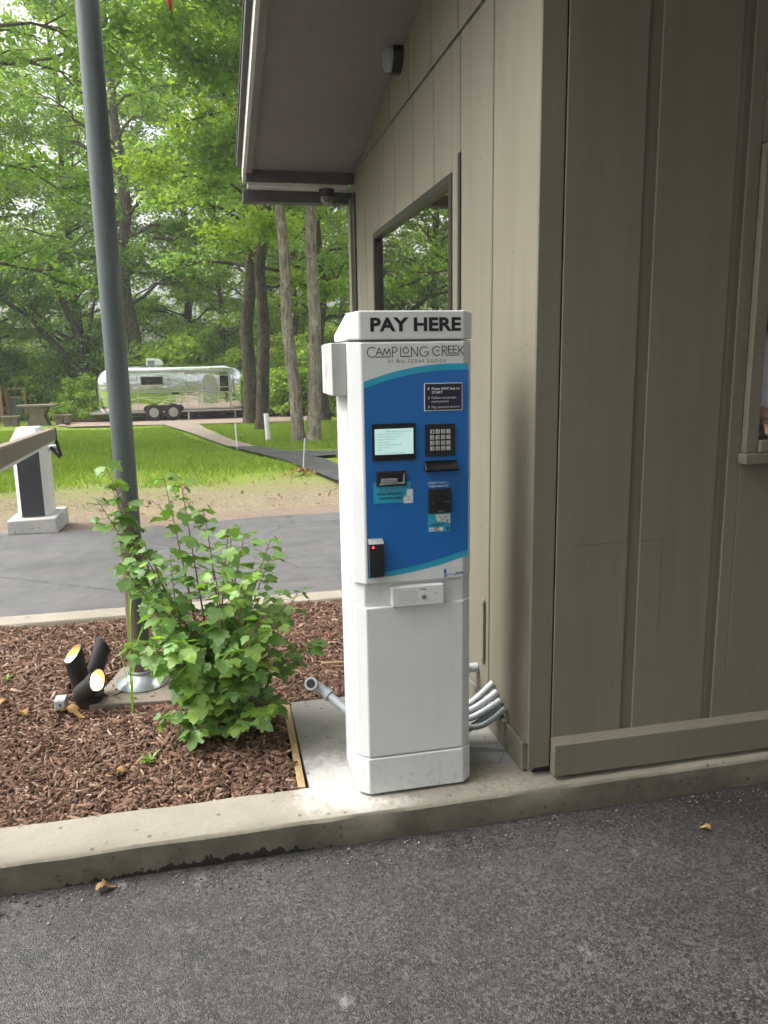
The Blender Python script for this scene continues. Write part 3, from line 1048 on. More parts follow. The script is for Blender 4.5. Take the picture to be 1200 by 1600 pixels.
def strokes(lines, w, Y, mat, parent, name='lettering'):
    """flat ribbons along polylines in the (X, Z) plane"""
    g = MB()
    k = 0
    for pl in lines:
        for (a, b) in zip(pl[:-1], pl[1:]):
            a, b = Vector(a), Vector(b)
            d = (b - a)
            if d.length < 1e-7: continue
            d.normalize()
            nn = Vector((-d.y, d.x)) * w / 2
            a2, b2 = a - d * w * .35, b + d * w * .35
            yy = Y - k * 1e-5
            k += 1
            g.add([(p.x, yy, p.y) for p in (a2 - nn, b2 - nn, b2 + nn, a2 + nn)], [(0, 1, 2, 3)])
    return g.build(name, mat, parent)

def arcp(cx, cy, r, a0, a1, n=18):
    return [(cx + r * math.cos(R(a0 + (a1 - a0) * i / n)), cy + r * math.sin(R(a0 + (a1 - a0) * i / n))) for i in range(n + 1)]

def quad3(p0, p1, p2, n=28):
    (x0, y0), (x1, y1), (x2, y2) = p0, p1, p2
    A = np.polyfit([x0, x1, x2], [y0, y1, y2], 2)
    return [(x, float(np.polyval(A, x))) for x in np.linspace(x0, x2, n)]

# ------------------------------------------------------------------ pay station
PS = thing('pay_station', (.622, 2.53, .116), 'tall white parking pay station with blue front panel and PAY HERE top', 'pay station')
XL, XR = .421, .823
def shell(yf, ch, x0, x1, yb, z0, z1, name, mat, parent, bevel=.004, dx=.034):
    pts = [(x0, yb), (x0, yf + ch), (x0 + dx, yf), (x1 - dx, yf), (x1, yf + ch), (x1, yb)]
    return MB().prism(pts, 'z', z0, z1).build(name, mat, parent, bevel=bevel, seg=2)
cab = shell(2.414, .030, XL, XR, 2.672, .122, 1.637, 'cabinet', 'powder_white', PS)
# sloping cap
g = MB()
pts = [(XL - .002, 2.675), (XL - .002, 2.436), (XL + .034, 2.402), (XR - .034, 2.402), (XR + .002, 2.436), (XR + .002, 2.675)]
ztop = lambda y: 1.7285 - .24 * max(0, y - 2.412)
n = 6
g.add([(p[0], p[1], 1.6405) for p in pts] + [(p[0], p[1], ztop(p[1])) for p in pts],
      [tuple(range(n - 1, -1, -1)), tuple(range(n, 2 * n))] + [(i, (i + 1) % n, (i + 1) % n + n, i + n) for i in range(n)])
cap = g.build('top_cap', 'powder_white', PS, bevel=.005, seg=2)
text('PAY HERE', .489, .778, 1.667, .0405, 2.4012, 'ink_black', cap, bold=.036)
DY = 2.399
door = shell(DY, .030, XL + .003, XR - .003, 2.455, .868, 1.633, 'upper_door', 'powder_white', PS)
shell(2.403, .030, XL + .003, XR - .003, 2.455, .2585, .786, 'lower_door', 'powder_white', PS)
shell(2.401, .030, XL + .001, XR - .001, 2.47, .124, .2535, 'kick_plate', 'powder_white', PS)
MB().box(XL + .002, XR - .002, 2.44, 2.4655, .2538, .2582).build('door_gap', 'plastic_black', cab)
MB().box(XL - .0008, XL + .002, 2.4553, 2.4585, .26, 1.632).build('side_gap', 'print_grey', cab)
for xx, yy in ((.76, 2.47), (.47, 2.47), (.76, 2.62), (.47, 2.62)):
    MB().lathe([(.022, 0), (.022, .007), (.016, .0075)], (xx, yy, .1155), 12).build('foot', 'outlet_grey', PS)
# printed front: white field, teal arcs, blue field
Y1_, Y2_, Y3_ = DY - .0006, DY - .0012, DY - .0018
tt = quad3((.464, 1.514), (.611, 1.5535), (.802, 1.564))
tb = quad3((.464, .888), (.636, .903), (.802, .943))
MB().sheet([(x, Y1_, z) for x, z in tb] + [(x, Y1_, z) for x, z in reversed(tt)]).build('teal_print', 'print_teal', door)
bt_ = quad3((.464, 1.494), (.611, 1.5335), (.802, 1.544))
bb_ = quad3((.464, .901), (.636, .923), (.802, .964))
MB().sheet([(x, Y2_, z) for x, z in bb_] + [(x, Y2_, z) for x, z in reversed(bt_)]).build('blue_print', 'print_blue', door)
# sign lettering drawn with strokes
def lp(p): return (.477 + (p[0] - 335) / 607. * .311, 1.589 + (388 - p[1]) / 58. * .0300)
def la(cx, cy, r, a0, a1): return [lp((x, 2 * cy - y)) for x, y in arcp(cx, cy, r, a0, a1)]
def ln(*p): return [lp(q) for q in p]
logo = [la(365, 360, 29, 48, 312), ln((388, 378), (408, 335), (428, 378)), ln((396, 364), (420, 364)), ln((388, 388), (478, 388)),
        ln((432, 378), (441, 340), (455, 372), (469, 340), (478, 378)),
        ln((490, 390), (490, 332), (506, 332), (516, 338), (518, 347), (516, 356), (506, 362), (490, 362)),
        ln((540, 332), (540, 387), (598, 387)), la(572, 352, 17, 0, 360), ln((607, 388), (607, 332), (645, 388), (645, 332)),
        la(687, 360, 28, 50, 330), ln((690, 363), (713, 363), (712, 378)),
        la(766, 358, 27, 48, 312), ln((763, 357), (780, 357)),
        ln((800, 388), (800, 330), (817, 330), (826, 336), (828, 345), (825, 353), (817, 358), (800, 358)), ln((813, 358), (832, 388)),
        ln((862, 330), (839, 330), (839, 372), (862, 372)), ln((839, 351), (859, 351)),
        ln((894, 330), (870, 330), (870, 372), (894, 372)), ln((870, 351), (890, 351)), ln((836, 384), (897, 384)),
        ln((905, 387), (905, 330)), ln((937, 330), (906, 361)), ln((914, 354), (941, 387))]
strokes(logo, .0026, Y1_, 'ink_black', door)
text('A', .541, .5495, 1.570, .0125, Y1_, 'print_navy', door)
text('T', .552, .5585, 1.570, .0102, Y1_, 'print_navy', door)
text('B', .569, .576, 1.570, .0125, Y1_, 'print_navy', door)
text('I G', .579, .594, 1.570, .0102, Y1_, 'print_navy', door)
text('C', .606, .615, 1.570, .0125, Y1_, 'print_navy', door)
text('E D A R', .618, .658, 1.570, .0102, Y1_, 'print_navy', door)
text('L', .668, .675, 1.570, .0125, Y1_, 'print_navy', door)
text('O D G E', .678, .726, 1.570, .0102, Y1_, 'print_navy', door)
# instruction plate
ins = MB().box(.656, .781, DY - .0035, DY - .0013, 1.4195, 1.506).build('instruction_plate', 'print_white', door)
MB().sheet([(.6582, DY - .0039, 1.4217), (.7788, DY - .0039, 1.4217), (.7788, DY - .0039, 1.5038), (.6582, DY - .0039, 1.5038)]).build('plate_face', 'print_navy', ins)
yt = DY - .0044
for s_, a, b, z_, bo in (('1', .667, .6715, 1.485, .02), ('Press ANY key to', .680, .772, 1.485, .02), ('START', .680, .716, 1.4735, .02), ('2', .667, .6725, 1.457, .02),
                         ('Follow on-screen', .680, .760, 1.457, 0), ('instructions', .680, .735, 1.4455, 0), ('3', .667, .6725, 1.428, .02), ('Pay amount shown', .680, .771, 1.428, 0)):
    text(s_, a, b, z_, .0078, yt, 'print_white', ins, bold=bo)
# screen
scr = MB().box(.486, .626, DY - .007, DY - .0013, 1.268, 1.384).build('display', 'gloss_black', door, bevel=.002)
MB().box(.494, .618, DY - .0082, DY - .0071, 1.288, 1.3685).build('screen', 'screen_lit', scr)
yt = DY - .0088
text('1000 Attending Service Mode', .530, .612, 1.3585, .0045, yt, 'print_grey', scr)
for i, s_ in enumerate(('Upload Data to Ticket Printer', 'Download Settings to Unit', 'Reprint Last Receipt', 'Download logs', 'Cancel Internet Request and', 'other services', 'Reset')):
    if i != 5: text('12345 6'[i], .497, .4995, 1.3505 - i * .0083, .0040, yt, 'print_grey', scr)
    text(s_, .504, .504 + len(s_) * .00285, 1.3505 - i * .0083, .0044, yt, 'print_grey', scr)
text('Press a key to choose an option', .506, .590, 1.2915, .0044, yt, 'print_grey', scr)
# keypad
kp = MB().box(.657, .756, DY - .008, DY - .0013, 1.276, 1.378).build('keypad', 'plastic_black', door, bevel=.002)
for j, row in enumerate(('123F', '456E', '789C', '*0#H')):
    for i, ch in enumerate(row):
        cx, cz = .6800 + i * .0177, 1.3545 - j * .0179
        MB().box(cx - .0067, cx + .0067, DY - .0115, DY - .0081, cz - .0068, cz + .0068).build('key', 'key_metal', kp, bevel=.001, seg=1)
        if i < 3: text(ch, cx - .0022, cx + .0022, cz - .0038, .0075, DY - .0120, 'ink_black', kp)
# receipt hood
g = MB()
g.prism([(DY - .0013, 1.262), (DY - .0013, 1.229), (DY - .030, 1.229), (DY - .033, 1.236)], 'x', .653, .762)
g.build('receipt_hood', 'gloss_black', door, bevel=.002)
# barcode reader and its teal label
lb = MB().box(.488, .609, DY - .0024, DY - .0013, 1.132, 1.199).build('barcode_label', 'print_teal', door)
text('HOLD BARCODE', .500, .584, 1.1585, .0078, DY - .0029, 'print_navy', lb, bold=.02)
text('FACING HERE', .506, .580, 1.144, .0078, DY - .0029, 'print_navy', lb, bold=.02)
for xx in (.511, .545, .579):
    MB().prism([(xx - .004, 1.178), (xx + .004, 1.178), (xx, 1.171)], 'y', DY - .003, DY - .0025).build('arrow', 'print_red', lb)
cd = MB().prism([(.586, 1.129), (.616, 1.129), (.616, 1.174), (.597, 1.174), (.595, 1.155), (.586, 1.149)], 'y', DY - .0034, DY - .0025).build('hand_and_card', 'print_white', lb)
strokes([[(.588, 1.146), (.596, 1.153), (.603, 1.146), (.610, 1.149)], [(.590, 1.137), (.600, 1.141), (.612, 1.138)]], .0012, DY - .0037, 'ink_black', cd, 'hand_outline')
rd = MB().box(.497, .594, DY - .010, DY - .0026, 1.187, 1.235).build('barcode_reader', 'plastic_black', door, bevel=.002)
MB().box(.504, .588, DY - .0112, DY - .0101, 1.1925, 1.229).build('recess', 'gloss_black', rd)
MB().prism([(.505, 1.1925), (.5865, 1.1945), (.5865, 1.227), (.584, 1.227), (.5825, 1.1995), (.505, 1.1970)], 'y', DY - .0135, DY - .0113).build('ledge', 'outlet_grey', rd)
MB().box(.511, .563, DY - .0175, DY - .0113, 1.1982, 1.2125).build('reader_block', 'print_grey', rd, bevel=.001)
# card reader
text('INSERT FULLY -', .667, .736, 1.1865, .0062, Y3_, 'print_white', door, bold=.015)
text('THEN REMOVE', .6695, .7345, 1.1755, .0062, Y3_, 'print_white', door, bold=.015)
cr = MB().box(.666, .742, DY - .014, DY - .0013, 1.091, 1.1705).build('card_reader', 'plastic_black', door, bevel=.003)
MB().prism([(.684, 1.104), (.692, 1.098), (.706, 1.098), (.713, 1.106), (.713, 1.155), (.706, 1.164), (.692, 1.164), (.684, 1.157)], 'y', DY - .032, DY - .0142).build('throat', 'gloss_black', cr, bevel=.004)
MB().box(.714, .737, DY - .0152, DY - .0141, 1.1285, 1.1295).build('slot_line', 'outlet_grey', cr)
MB().box(.676, .682, DY - .0152, DY - .0141, 1.126, 1.1272).build('slot_line', 'outlet_grey', cr)
strokes([[(.690, 1.1035), (.694, 1.1012), (.700, 1.100), (.706, 1.1012), (.709, 1.105)]], .0012, DY - .0326, 'outlet_grey', cr, 'rim_line')
cl_ = MB().box(.6655, .7415, DY - .0024, DY - .0013, 1.0275, 1.0905).build('credit_label', 'print_teal', door, bevel=.0005)
MB().prism([(.689, 1.086), (.740, 1.086), (.740, 1.054), (.728, 1.060), (.697, 1.063)], 'y', DY - .0031, DY - .0025).build('card_drawing', 'print_white', cl_)
strokes([[(.703, 1.079), (.709, 1.073), (.716, 1.068)], [(.716, 1.079), (.721, 1.074), (.728, 1.079), (.731, 1.075)], [(.707, 1.066), (.728, 1.067)]], .0015, DY - .0035, 'ink_black', cl_, 'card_sketch')
MB().prism([(.726, 1.062), (.735, 1.070), (.733, 1.064), (.7365, 1.060)], 'y', DY - .0037, DY - .0032).build('arrow', 'ink_black', cl_)
text('CREDIT', .670, .722, 1.0475, .0088, DY - .0029, 'print_navy', cl_, bold=.02)
for a, b, m_ in ((.670, .6865, 'print_white'), (.7035, .7165, 'print_white')):
    MB().box(a, b, DY - .0031, DY - .0025, 1.032, 1.043).build('card_mark', m_, cl_)
MB().box(.671, .6855, DY - .0035, DY - .0032, 1.0357, 1.0392).build('card_mark', 'print_royal', cl_)
g = MB()
g.prism(arcp(.695, 1.0375, .0062, 0, 342, 18), 'y', DY - .0031, DY - .0025)
g.build('card_mark', 'print_red', cl_)
MB().box(.6905, .6995, DY - .0035, DY - .0032, 1.0363, 1.0388).build('card_mark', 'print_white', cl_)
for k in range(3):
    MB().box(.726, .737, DY - .0031, DY - .0025, 1.033 + k * .0035, 1.0352 + k * .0035).build('card_mark', 'print_navy', cl_)
# proximity reader
pr = MB().box(.4660, .5140, DY - .026, DY - .0019, .897, 1.0055).build('proximity_reader', 'plastic_black', door, bevel=.002)
MB().prism([(DY - .0255, 1.006), (DY - .0019, 1.0195), (DY - .0019, 1.006)], 'x', .4662, .5138).build('top_bevel', 'print_grey', pr)
MB().tube([(.478, DY - .0262, .996), (.478, DY - .0285, .996)], .0032, 10).build('status_light', 'led_red', pr)
# maker's mark
lg = strokes([[(.7265, .8995), (.7905, .9035)], [(.7905, .9035), (.7905, .8775)], [(.7905, .8775), (.7265, .8735)]], .0004, Y1_, 'print_grey', door, 'maker_frame')
MB().box(.7190, .7275, Y1_ - .0004, Y1_, .8735, .9005).build('maker_badge', 'print_royal', door)
text('P', .7208, .7260, .8765, .0115, Y1_ - .0009, 'print_white', door)
text('arking', .7285, .7605, .8790, .0085, Y1_, 'print_royal', door)
text('BOXX', .7610, .7885, .8800, .0085, Y1_, 'ink_black', door, bold=.03)
# intercom
ic = MB().box(.5395, .716, 2.384, 2.4135, .787, .8555).build('intercom', 'powder_white', PS, bevel=.004)
text('CALL', .6335, .657, .8400, .0062, 2.3834, 'ink_black', ic, bold=.02)
g = MB()
for j in range(6):
    for i in range(8 - (j in (0, 5)) * 1):
        xx, zz = .5625 + i * .0085 + (.0042 if j % 2 else 0), .8005 + j * .0076
        g.prism([(xx + .0013 * math.cos(k * math.pi / 3), zz + .0013 * math.sin(k * math.pi / 3)) for k in range(6)], 'y', 2.3836, 2.3839)
tag(g.build('speaker_grille', 'ink_black', ic), None, None, kind='stuff')
MB().tube([(.645, 2.3838, .8185), (.645, 2.378, .8185), (.645, 2.377, .8185)], [.0082, .0082, .006], 18).build('call_button', 'steel', ic, smooth=True)
MB().tube([(.6875, 2.3838, .8255), (.6875, 2.382, .8255)], .0024, 10).build('indicator', 'print_grey', ic)
MB().tube([(.6695, 2.3838, .8085), (.6695, 2.383, .8085)], .0014, 8).build('indicator', 'print_grey', ic)
# grey box on the left flank
sb = MB().box(.374, XL - .0005, 2.452, 2.600, 1.472, 1.634).build('side_box', 'powder_grey', PS, bevel=.003)
MB().box(.3725, XL - .0006, 2.6015, 2.652, 1.474, 1.632).build('box_lid', 'powder_white', sb, bevel=.003)
for k in range(7):
    MB().box(.3730, .3736, 2.555 + (k % 3) * .004, 2.566 + (k % 2) * .006, 1.528 + k * .0065, 1.5315 + k * .0065).build('red_marking', 'print_red', sb)

# conduits beside and behind the pay station
c1 = thing('pvc_conduit', (.40, 2.80, .28), 'grey PVC conduit with open elbow sticking out left of the pay station', 'conduit')
MB().tube([(.47, 2.66, .272), (.40, 2.745, .318), (.372, 2.78, .336)], .0165, 14).build('pipe', 'pvc_grey', c1, smooth=True)
MB().tube([(.380, 2.771, .331), (.366, 2.787, .340)], .0235, 16).build('collar', 'pvc_grey', c1)
MB().tube([(.3655, 2.788, .3402), (.345, 2.81, .353), (.330, 2.815, .364), (.318, 2.80, .377), (.312, 2.782, .385)], [.019, .019, .019, .020, .021], 16).build('elbow', 'pvc_grey', c1, smooth=True)
MB().tube([(.3118, 2.7815, .3853), (.3085, 2.7715, .3895)], [.0245, .0245], 16).build('rim', 'galv_light', c1)
MB().tube([(.3084, 2.7712, .3896), (.3080, 2.7700, .3902)], [.017, .017], 16).build('bore', 'ink_black', c1)
c2 = thing('conduit_box', (.955, 2.93, .116), 'light grey conduit body and riser pipe beside the gatehouse wall', 'conduit')
MB().box(.905, .975, 2.90, 2.955, .232, .352).build('box', 'galv_light', c2, bevel=.012)
MB().tube([(.976, 2.93, .318), (1.022, 2.93, .318)], [.020, .020], 14).build('nipple', 'galv_light', c2, smooth=True)
MB().tube([(.945, 2.927, .1165), (.945, 2.927, .231)], .017, 14).build('riser', 'pvc_grey', c2, smooth=True)
ends = [(1.020, 2.735, .330), (1.020, 2.690, .312), (1.020, 2.645, .297), (1.020, 2.66, .268), (1.020, 2.60, .285)]
st = [(.80, 2.74, .215), (.80, 2.70, .232), (.80, 2.72, .200), (.80, 2.70, .150), (.80, 2.69, .262)]
lab = ['uppermost light grey flexible conduit entering the gatehouse wall', 'second highest flexible grey conduit entering the gatehouse wall', 'middle flexible grey conduit of the bundle entering the gatehouse wall',
       'lowest flexible grey conduit of the bundle by the gatehouse', 'sagging darker flexible conduit crossing in front of the bundle']
for i, (a, b) in enumerate(zip(st, ends)):
    a, b = Vector(a), Vector(b)
    pts = []
    for k in range(13):
        u = k / 12
        p = a.lerp(b, u)
        p.z += (-.028 if i != 4 else -.075) * math.sin(math.pi * u)
        pts.append(p)
    o = MB().tube(pts, .0135 if i < 4 else .011, 12).build('flexible_conduit', 'galv_light' if i < 3 else 'pvc_grey', smooth=True)
    tag(o, lab[i], 'conduit', 'flexible conduits beside the gatehouse')
# form board left beside the slab
g = MB()
g.prism([(.222, 2.517), (.249, 2.513), (.2615, 3.24), (.233, 3.25)], 'z', .02, .121)
tag(g.build('form_board', 'raw_timber', bevel=.002), 'raw yellowish timber board along the edge of the concrete slab', 'board')

# ------------------------------------------------------------------ flagpole, flag
fp = thing('flagpole', (-.388, 3.635, .108), 'tall grey green metal flagpole with brown worn base rising behind the shrub', 'flagpole')
MB().tube([(-.388, 3.635, .11), (-.388, 3.635, 3.2), (-.388, 3.635, 7.6)], [.0485, .047, .036], 32).build('pole', 'pole_paint', fp, smooth=True)
MB().lathe([(.118, 0), (.120, .006), (.108, .022), (.085, .042), (.066, .052), (.060, .056), (.060, .068), (.0487, .072)], (-.388, 3.635, .1085), 40).build('flash_collar', 'collar_grey', fp, smooth=True)
MB().lathe([(.036, 0), (.05, .02), (.06, .06), (.05, .10), (.01, .12)], (-.388, 3.635, 7.6), 16).build('finial', 'steel', fp, smooth=True)
g = MB()
NU, NV = 18, 14
for j in range(NV + 1):
    for i in range(NU + 1):
        u, v = i / NU, j / NV
        xx = -.335 + u * .275 - .06 * v * (1 - u)
        yy = 3.62 + .05 * math.sin(u * 14 + v * 2) * (.3 + u)
        zz = 5.1 - v * 1.0 - u * 1.14 + .02 * math.sin(v * 9)
        g.v.append((xx, yy, zz))
for j in range(NV):
    for i in range(NU):
        a = j * (NU + 1) + i
        g.f.append((a, a + 1, a + NU + 2, a + NU + 1))
fo = g.build('flag', 'flag_red', smooth=True)
sm = fo.modifiers.new('thickness', 'SOLIDIFY')
sm.thickness = .002
tag(fo, 'red flag hanging limp from the flagpole', 'flag')

# ------------------------------------------------------------------ bullet lights in the bed
LL = thing('landscape_light', (-.615, 3.50, .10), 'black three headed bullet spotlight glowing warm in the mulch', 'light')
MB().lathe([(.058, 0), (.058, .028), (.066, .030), (.066, .048), (.056, .052)], (-.605, 3.50, .095), 24).build('base', 'lamp_black', LL, smooth=True)
def bullet(p0, p1, r, lit):
    p0, p1 = Vector(p0), Vector(p1)
    d = (p1 - p0).normalized()
    L = (p1 - p0).length
    side = d.cross(Vector((0, 0, 1))).normalized()
    upv = side.cross(d)
    n = 24
    g = MB()
    prof = [(0.0, .55), (.006, .8), (.018, .95), (.035, 1.0), (L * .78, 1.0), (L * .785, 1.06), (L, 1.06)]
    rings = []
    for (t_, k_) in prof:
        rings.append([p0 + d * t_ + side * (math.cos(2 * math.pi * q / n) * r * k_) + upv * (math.sin(2 * math.pi * q / n) * r * k_) for q in range(n)])
    # angled cowl: upper side longer than lower
    last = []
    inner = []
    lens = []
    for q in range(n):
        s_, u_ = math.cos(2 * math.pi * q / n), math.sin(2 * math.pi * q / n)
        e = L + .030 * u_
        last.append(p0 + d * e + side * (s_ * r * 1.06) + upv * (u_ * r * 1.06))
        inner.append(p0 + d * (e - .001) + side * (s_ * r * .94) + upv * (u_ * r * .94))
        lens.append(p0 + d * (L - .022) + side * (s_ * r * .93) + upv * (u_ * r * .93))
    rings[-1] = last
    vs = [v for ring in rings for v in ring] + inner
    fs = []
    m = len(rings)
    for a in range(m):
        for q in range(n):
            q2 = (q + 1) % n
            fs.append((a * n + q, a * n + q2, (a + 1) * n + q2, (a + 1) * n + q))
    fs.append(tuple(range(n - 1, -1, -1)))
    g.add(vs, fs)
    o = g.build('lamp_tube', 'lamp_black', LL, smooth=True)
    MB().add(inner + lens, [(q, (q + 1) % n, n + (q + 1) % n, n + q) for q in range(n)]).build('reflector', 'lamp_inner', o, smooth=True)
    MB().add(lens, [tuple(range(n))]).build('lens', 'lamp_lens' if lit else 'window_dark', o)
bullet((-.628, 3.505, .150), (-.655, 3.49, .335), .041, True)
bullet((-.600, 3.545, .160), (-.540, 3.60, .325), .038, True)
bullet((-.640, 3.475, .145), (-.545, 3.39, .240), .042, True)
ob_ = thing('junction_box', (-.72, 3.45, .09), 'small grey electrical box lying on the mulch beside the spotlights', 'box')
MB().box(-.742, -.694, 3.44, 3.50, .098, .146).build('body', 'outlet_grey', ob_, bevel=.004)
MB().box(-.738, -.698, 3.435, 3.4395, .102, .142).build('cover', 'galv_light', ob_, bevel=.002)
MB().tube([(-.716, 3.4349, .124), (-.716, 3.433, .124)], .005, 8).build('screw', 'ink_black', ob_)

# ------------------------------------------------------------------ shrub
def lobed_leaf(seed):
    rr = random.Random(seed)
    # outline of a three to five lobed leaf, base at origin, tip along +Y, unit length
    half = [(0, 0), (.20, -.07), (.40, .02), (.52, .20), (.44, .30), (.60, .42), (.55, .56), (.36, .52), (.30, .62), (.25, .78), (.12, .90), (0, 1.0)]
    half = [(x * rr.uniform(.9, 1.1), y + rr.uniform(-.02, .02)) for x, y in half]
    half[0], half[-1] = (0, 0), (0, 1.0)
    mid = [(0, y) for _, y in half]
    drop, fold, cur = rr.uniform(.12, .4), rr.uniform(.05, .22), rr.uniform(.05, .25)
    def zz(x, y):
        return fold * abs(x) * 1.2 - drop * y * y * .8 - cur * x * x * 1.4 + .03 * math.sin(9 * y + 5 * x + seed)
    vs, fs = [], []
    ym = [0, .1, .25, .42, .6, .8, 1.0]
    vs = [(0, y, zz(0, y)) for y in ym]
    idx = {}
    for s_ in (1, -1):
        ids = [0]
        for (x, y) in half[1:-1]:
            vs.append((s_ * x, y, zz(x, y)))
            ids.append(len(vs) - 1)
        ids.append(6)
        # mid row pairing
        near = [0] + [min(range(7), key=lambda k: abs(ym[k] - (y * .8 + .02))) for x, y in half[1:-1]] + [6]
        for k in range(len(ids) - 1):
            a, b, c, d = ids[k], ids[k + 1], near[k + 1], near[k]
            poly = []
            for q in (a, b, c, d):
                if q not in poly: poly.append(q)
            if len(poly) >= 3:
                fs.append(tuple(poly if s_ == 1 else poly[::-1]))
    me = bpy.data.meshes.new('leaf')
    me.from_pydata(vs, [], fs)
    me.polygons.foreach_set('use_smooth', [True] * len(me.polygons))
    me.update()
    return me
SH = thing('shrub', (-.03, 3.03, .10), 'leafy green shrub with lobed leaves growing in the mulch beside the pay station', 'shrub')
leaf_variants = []
for sd in range(6):
    for mname in ('shrub_green', 'shrub_fresh', 'shrub_yellow'):
        me = lobed_leaf(sd)
        me.materials.append(M[mname])
        leaf_variants.append(me)
rs = random.Random(21)
base = Vector((-.05, 3.06, .10))
tips = [(-.42, 3.25, 1.19), (-.45, 3.18, 1.06), (-.40, 3.20, 1.12), (-.20, 3.22, 1.14), (-.13, 3.14, 1.12), (-.05, 3.10, 1.02), (.10, 3.00, .93), (.04, 2.92, .97), (.20, 3.02, .90), (-.30, 2.95, .93), (-.24, 2.90, .88),
        (.30, 3.00, .68), (.33, 2.98, .46), (.20, 3.10, .80), (-.36, 2.95, .86), (-.36, 2.98, .52), (-.22, 2.92, .24), (.17, 2.82, .30), (.09, 2.76, .26), (.02, 2.76, .55), (-.16, 2.72, .62),
        (.14, 2.76, .68), (-.02, 2.80, .84), (.20, 2.90, .60), (-.28, 2.80, .60), (.05, 3.25, .9), (-.20, 3.30, .8), (.24, 3.2, .62), (-.10, 2.80, .38), (.16, 2.80, .48), (.03, 2.76, .40), (-.22, 2.84, .74), (.10, 2.84, .80), (-.38, 3.2, .98), (-.13, 2.82, .22), (.19, 2.95, .24)]
stems = MB()
spots = []
for (tx, ty, tz) in tips:
    tip = Vector((tx, ty, tz))
    b = base + Vector((rs.uniform(-.07, .07), rs.uniform(-.06, .06), 0))
    mid = b.lerp(tip, .5) + Vector((rs.uniform(-.04, .04), rs.uniform(-.04, .04), .08))
    pts = []
    for k in range(10):
        u = k / 9
        pts.append(b * (1 - u) ** 2 + mid * 2 * u * (1 - u) + tip * u * u)
    stems.tube(pts, [.0055 * (1 - .75 * k / 9) for k in range(10)], 6)
    Lh = (tip - b).length
    nl = int(14 + min(Lh, .95) * 22)
    for k in range(nl):
        u = .24 + .76 * (k + rs.random() * .5) / nl
        if tz < .4: u = .45 + .55 * (k + .5) / nl
        p = b * (1 - u) ** 2 + mid * 2 * u * (1 - u) + tip * u * u
        az = k * 2.4 + rs.uniform(-.7, .7)
        rad = (tip - b)
        outw = Vector((math.cos(az), math.sin(az), rs.uniform(-.1, .6))) + Vector((rad.x, rad.y, 0)) * .7
        outw.normalize()
        pet = rs.uniform(.015, .05)
        q = p + outw * pet
        stems.tube([p, q], [.0013, .001], 3, caps=False)
        spots.append((q, outw, u, tz))
for (tx, ty, tz) in tips:
    for k in range(3):
        az = k * 1.3 + rs.uniform(-.4, .4)
        ow = Vector((math.cos(az), math.sin(az), .5)).normalized()
        spots.append((Vector((tx, ty, tz - .012 * k)) + ow * .02, ow, .5, tz))
stems.build('stems', 'stem', SH, smooth=True)
rs.shuffle(spots)
cands = []
for (q, outw, u, tz) in spots:
    size = rs.uniform(.036, .080) * (1.0 if u < .9 else .72) * (1.0 if q.z < .62 else .84)
    h = Vector((outw.x, outw.y, 0))
    if h.length < .05: h = Vector((0, -1, 0))
    h.normalize()
    tilt = rs.uniform(-.9, .25)
    ydir = (h * math.cos(tilt) + Vector((0, 0, math.sin(tilt)))).normalized()
    xdir = ydir.cross(Vector((0, 0, 1))).normalized()
    zdir = xdir.cross(ydir).normalized()
    ro = rs.uniform(-.5, .5)
    x2 = xdir * math.cos(ro) + zdir * math.sin(ro)
    z2 = x2.cross(ydir)
    mt = Matrix(((x2.x, ydir.x, z2.x, q.x), (x2.y, ydir.y, z2.y, q.y), (x2.z, ydir.z, z2.z, q.z), (0, 0, 0, 1))) @ Matrix.Scale(size, 4)
    r_ = rs.random()
    mi = 0 if r_ < .74 else (1 if r_ < .992 else 2)
    if u > .9 and rs.random() < .5: mi = 1
    cands.append((q.y - size, mt, rs.randrange(6) * 3 + mi))
cands.sort(key=lambda c: c[0])
offm = Matrix.Translation(-Vector(SH.location))
for i, (_, mt, vi) in enumerate(cands[:300]):
    o = bpy.data.objects.new('leaf', leaf_variants[vi])
    COL.objects.link(o)
    o.parent = SH
    o.matrix_local = offm @ mt
g = MB()
for (_, mt, vi) in cands[300:]:
    me = leaf_variants[vi]
    g.add([mt @ v.co for v in me.vertices], [tuple(p.vertices) for p in me.polygons])
if g.v:
    tag(g.build('inner_leaves', 'shrub_green', SH, smooth=True), None, None, kind='stuff')
print('shrub leaves', len(cands))

# ------------------------------------------------------------------ barrier gate
BG = thing('barrier_gate', (-1.72, 8.05, .0), 'white barrier gate cabinet with dark front panel on a concrete block', 'barrier')
g = MB()
g.add([(-1.965, 7.90, .0), (-1.50, 7.87, .0), (-1.48, 8.40, .0), (-1.945, 8.43, .0), (-1.96, 7.90, .135), (-1.505, 7.87, .150), (-1.485, 8.40, .17), (-1.94, 8.43, .15)],
      [(0, 3, 2, 1), (4, 5, 6, 7), (0, 1, 5, 4), (1, 2, 6, 5), (2, 3, 7, 6), (3, 0, 4, 7)])
g.build('base_block', 'block_concrete', BG, bevel=.012)
cabp = [(-1.872, 8.30), (-1.872, 8.03), (-1.832, 7.985), (-1.618, 7.975), (-1.575, 8.03), (-1.575, 8.30)]
cb = MB().prism(cabp, 'z', .153, .86).build('cabinet', 'barrier_white', BG, bevel=.006)
def cpt(p, k, z): return (-1.7235 + (p[0] + 1.7235) * k, 8.15 + (p[1] - 8.15) * k, z)
g = MB()
vs = [cpt(p, 1.04, .861) for p in cabp] + [cpt(p, 1.04, .885) for p in cabp] + [cpt(p, .64, 1.005) for p in cabp]
n = 6
fs = [tuple(range(n - 1, -1, -1)), tuple(range(2 * n, 3 * n))]
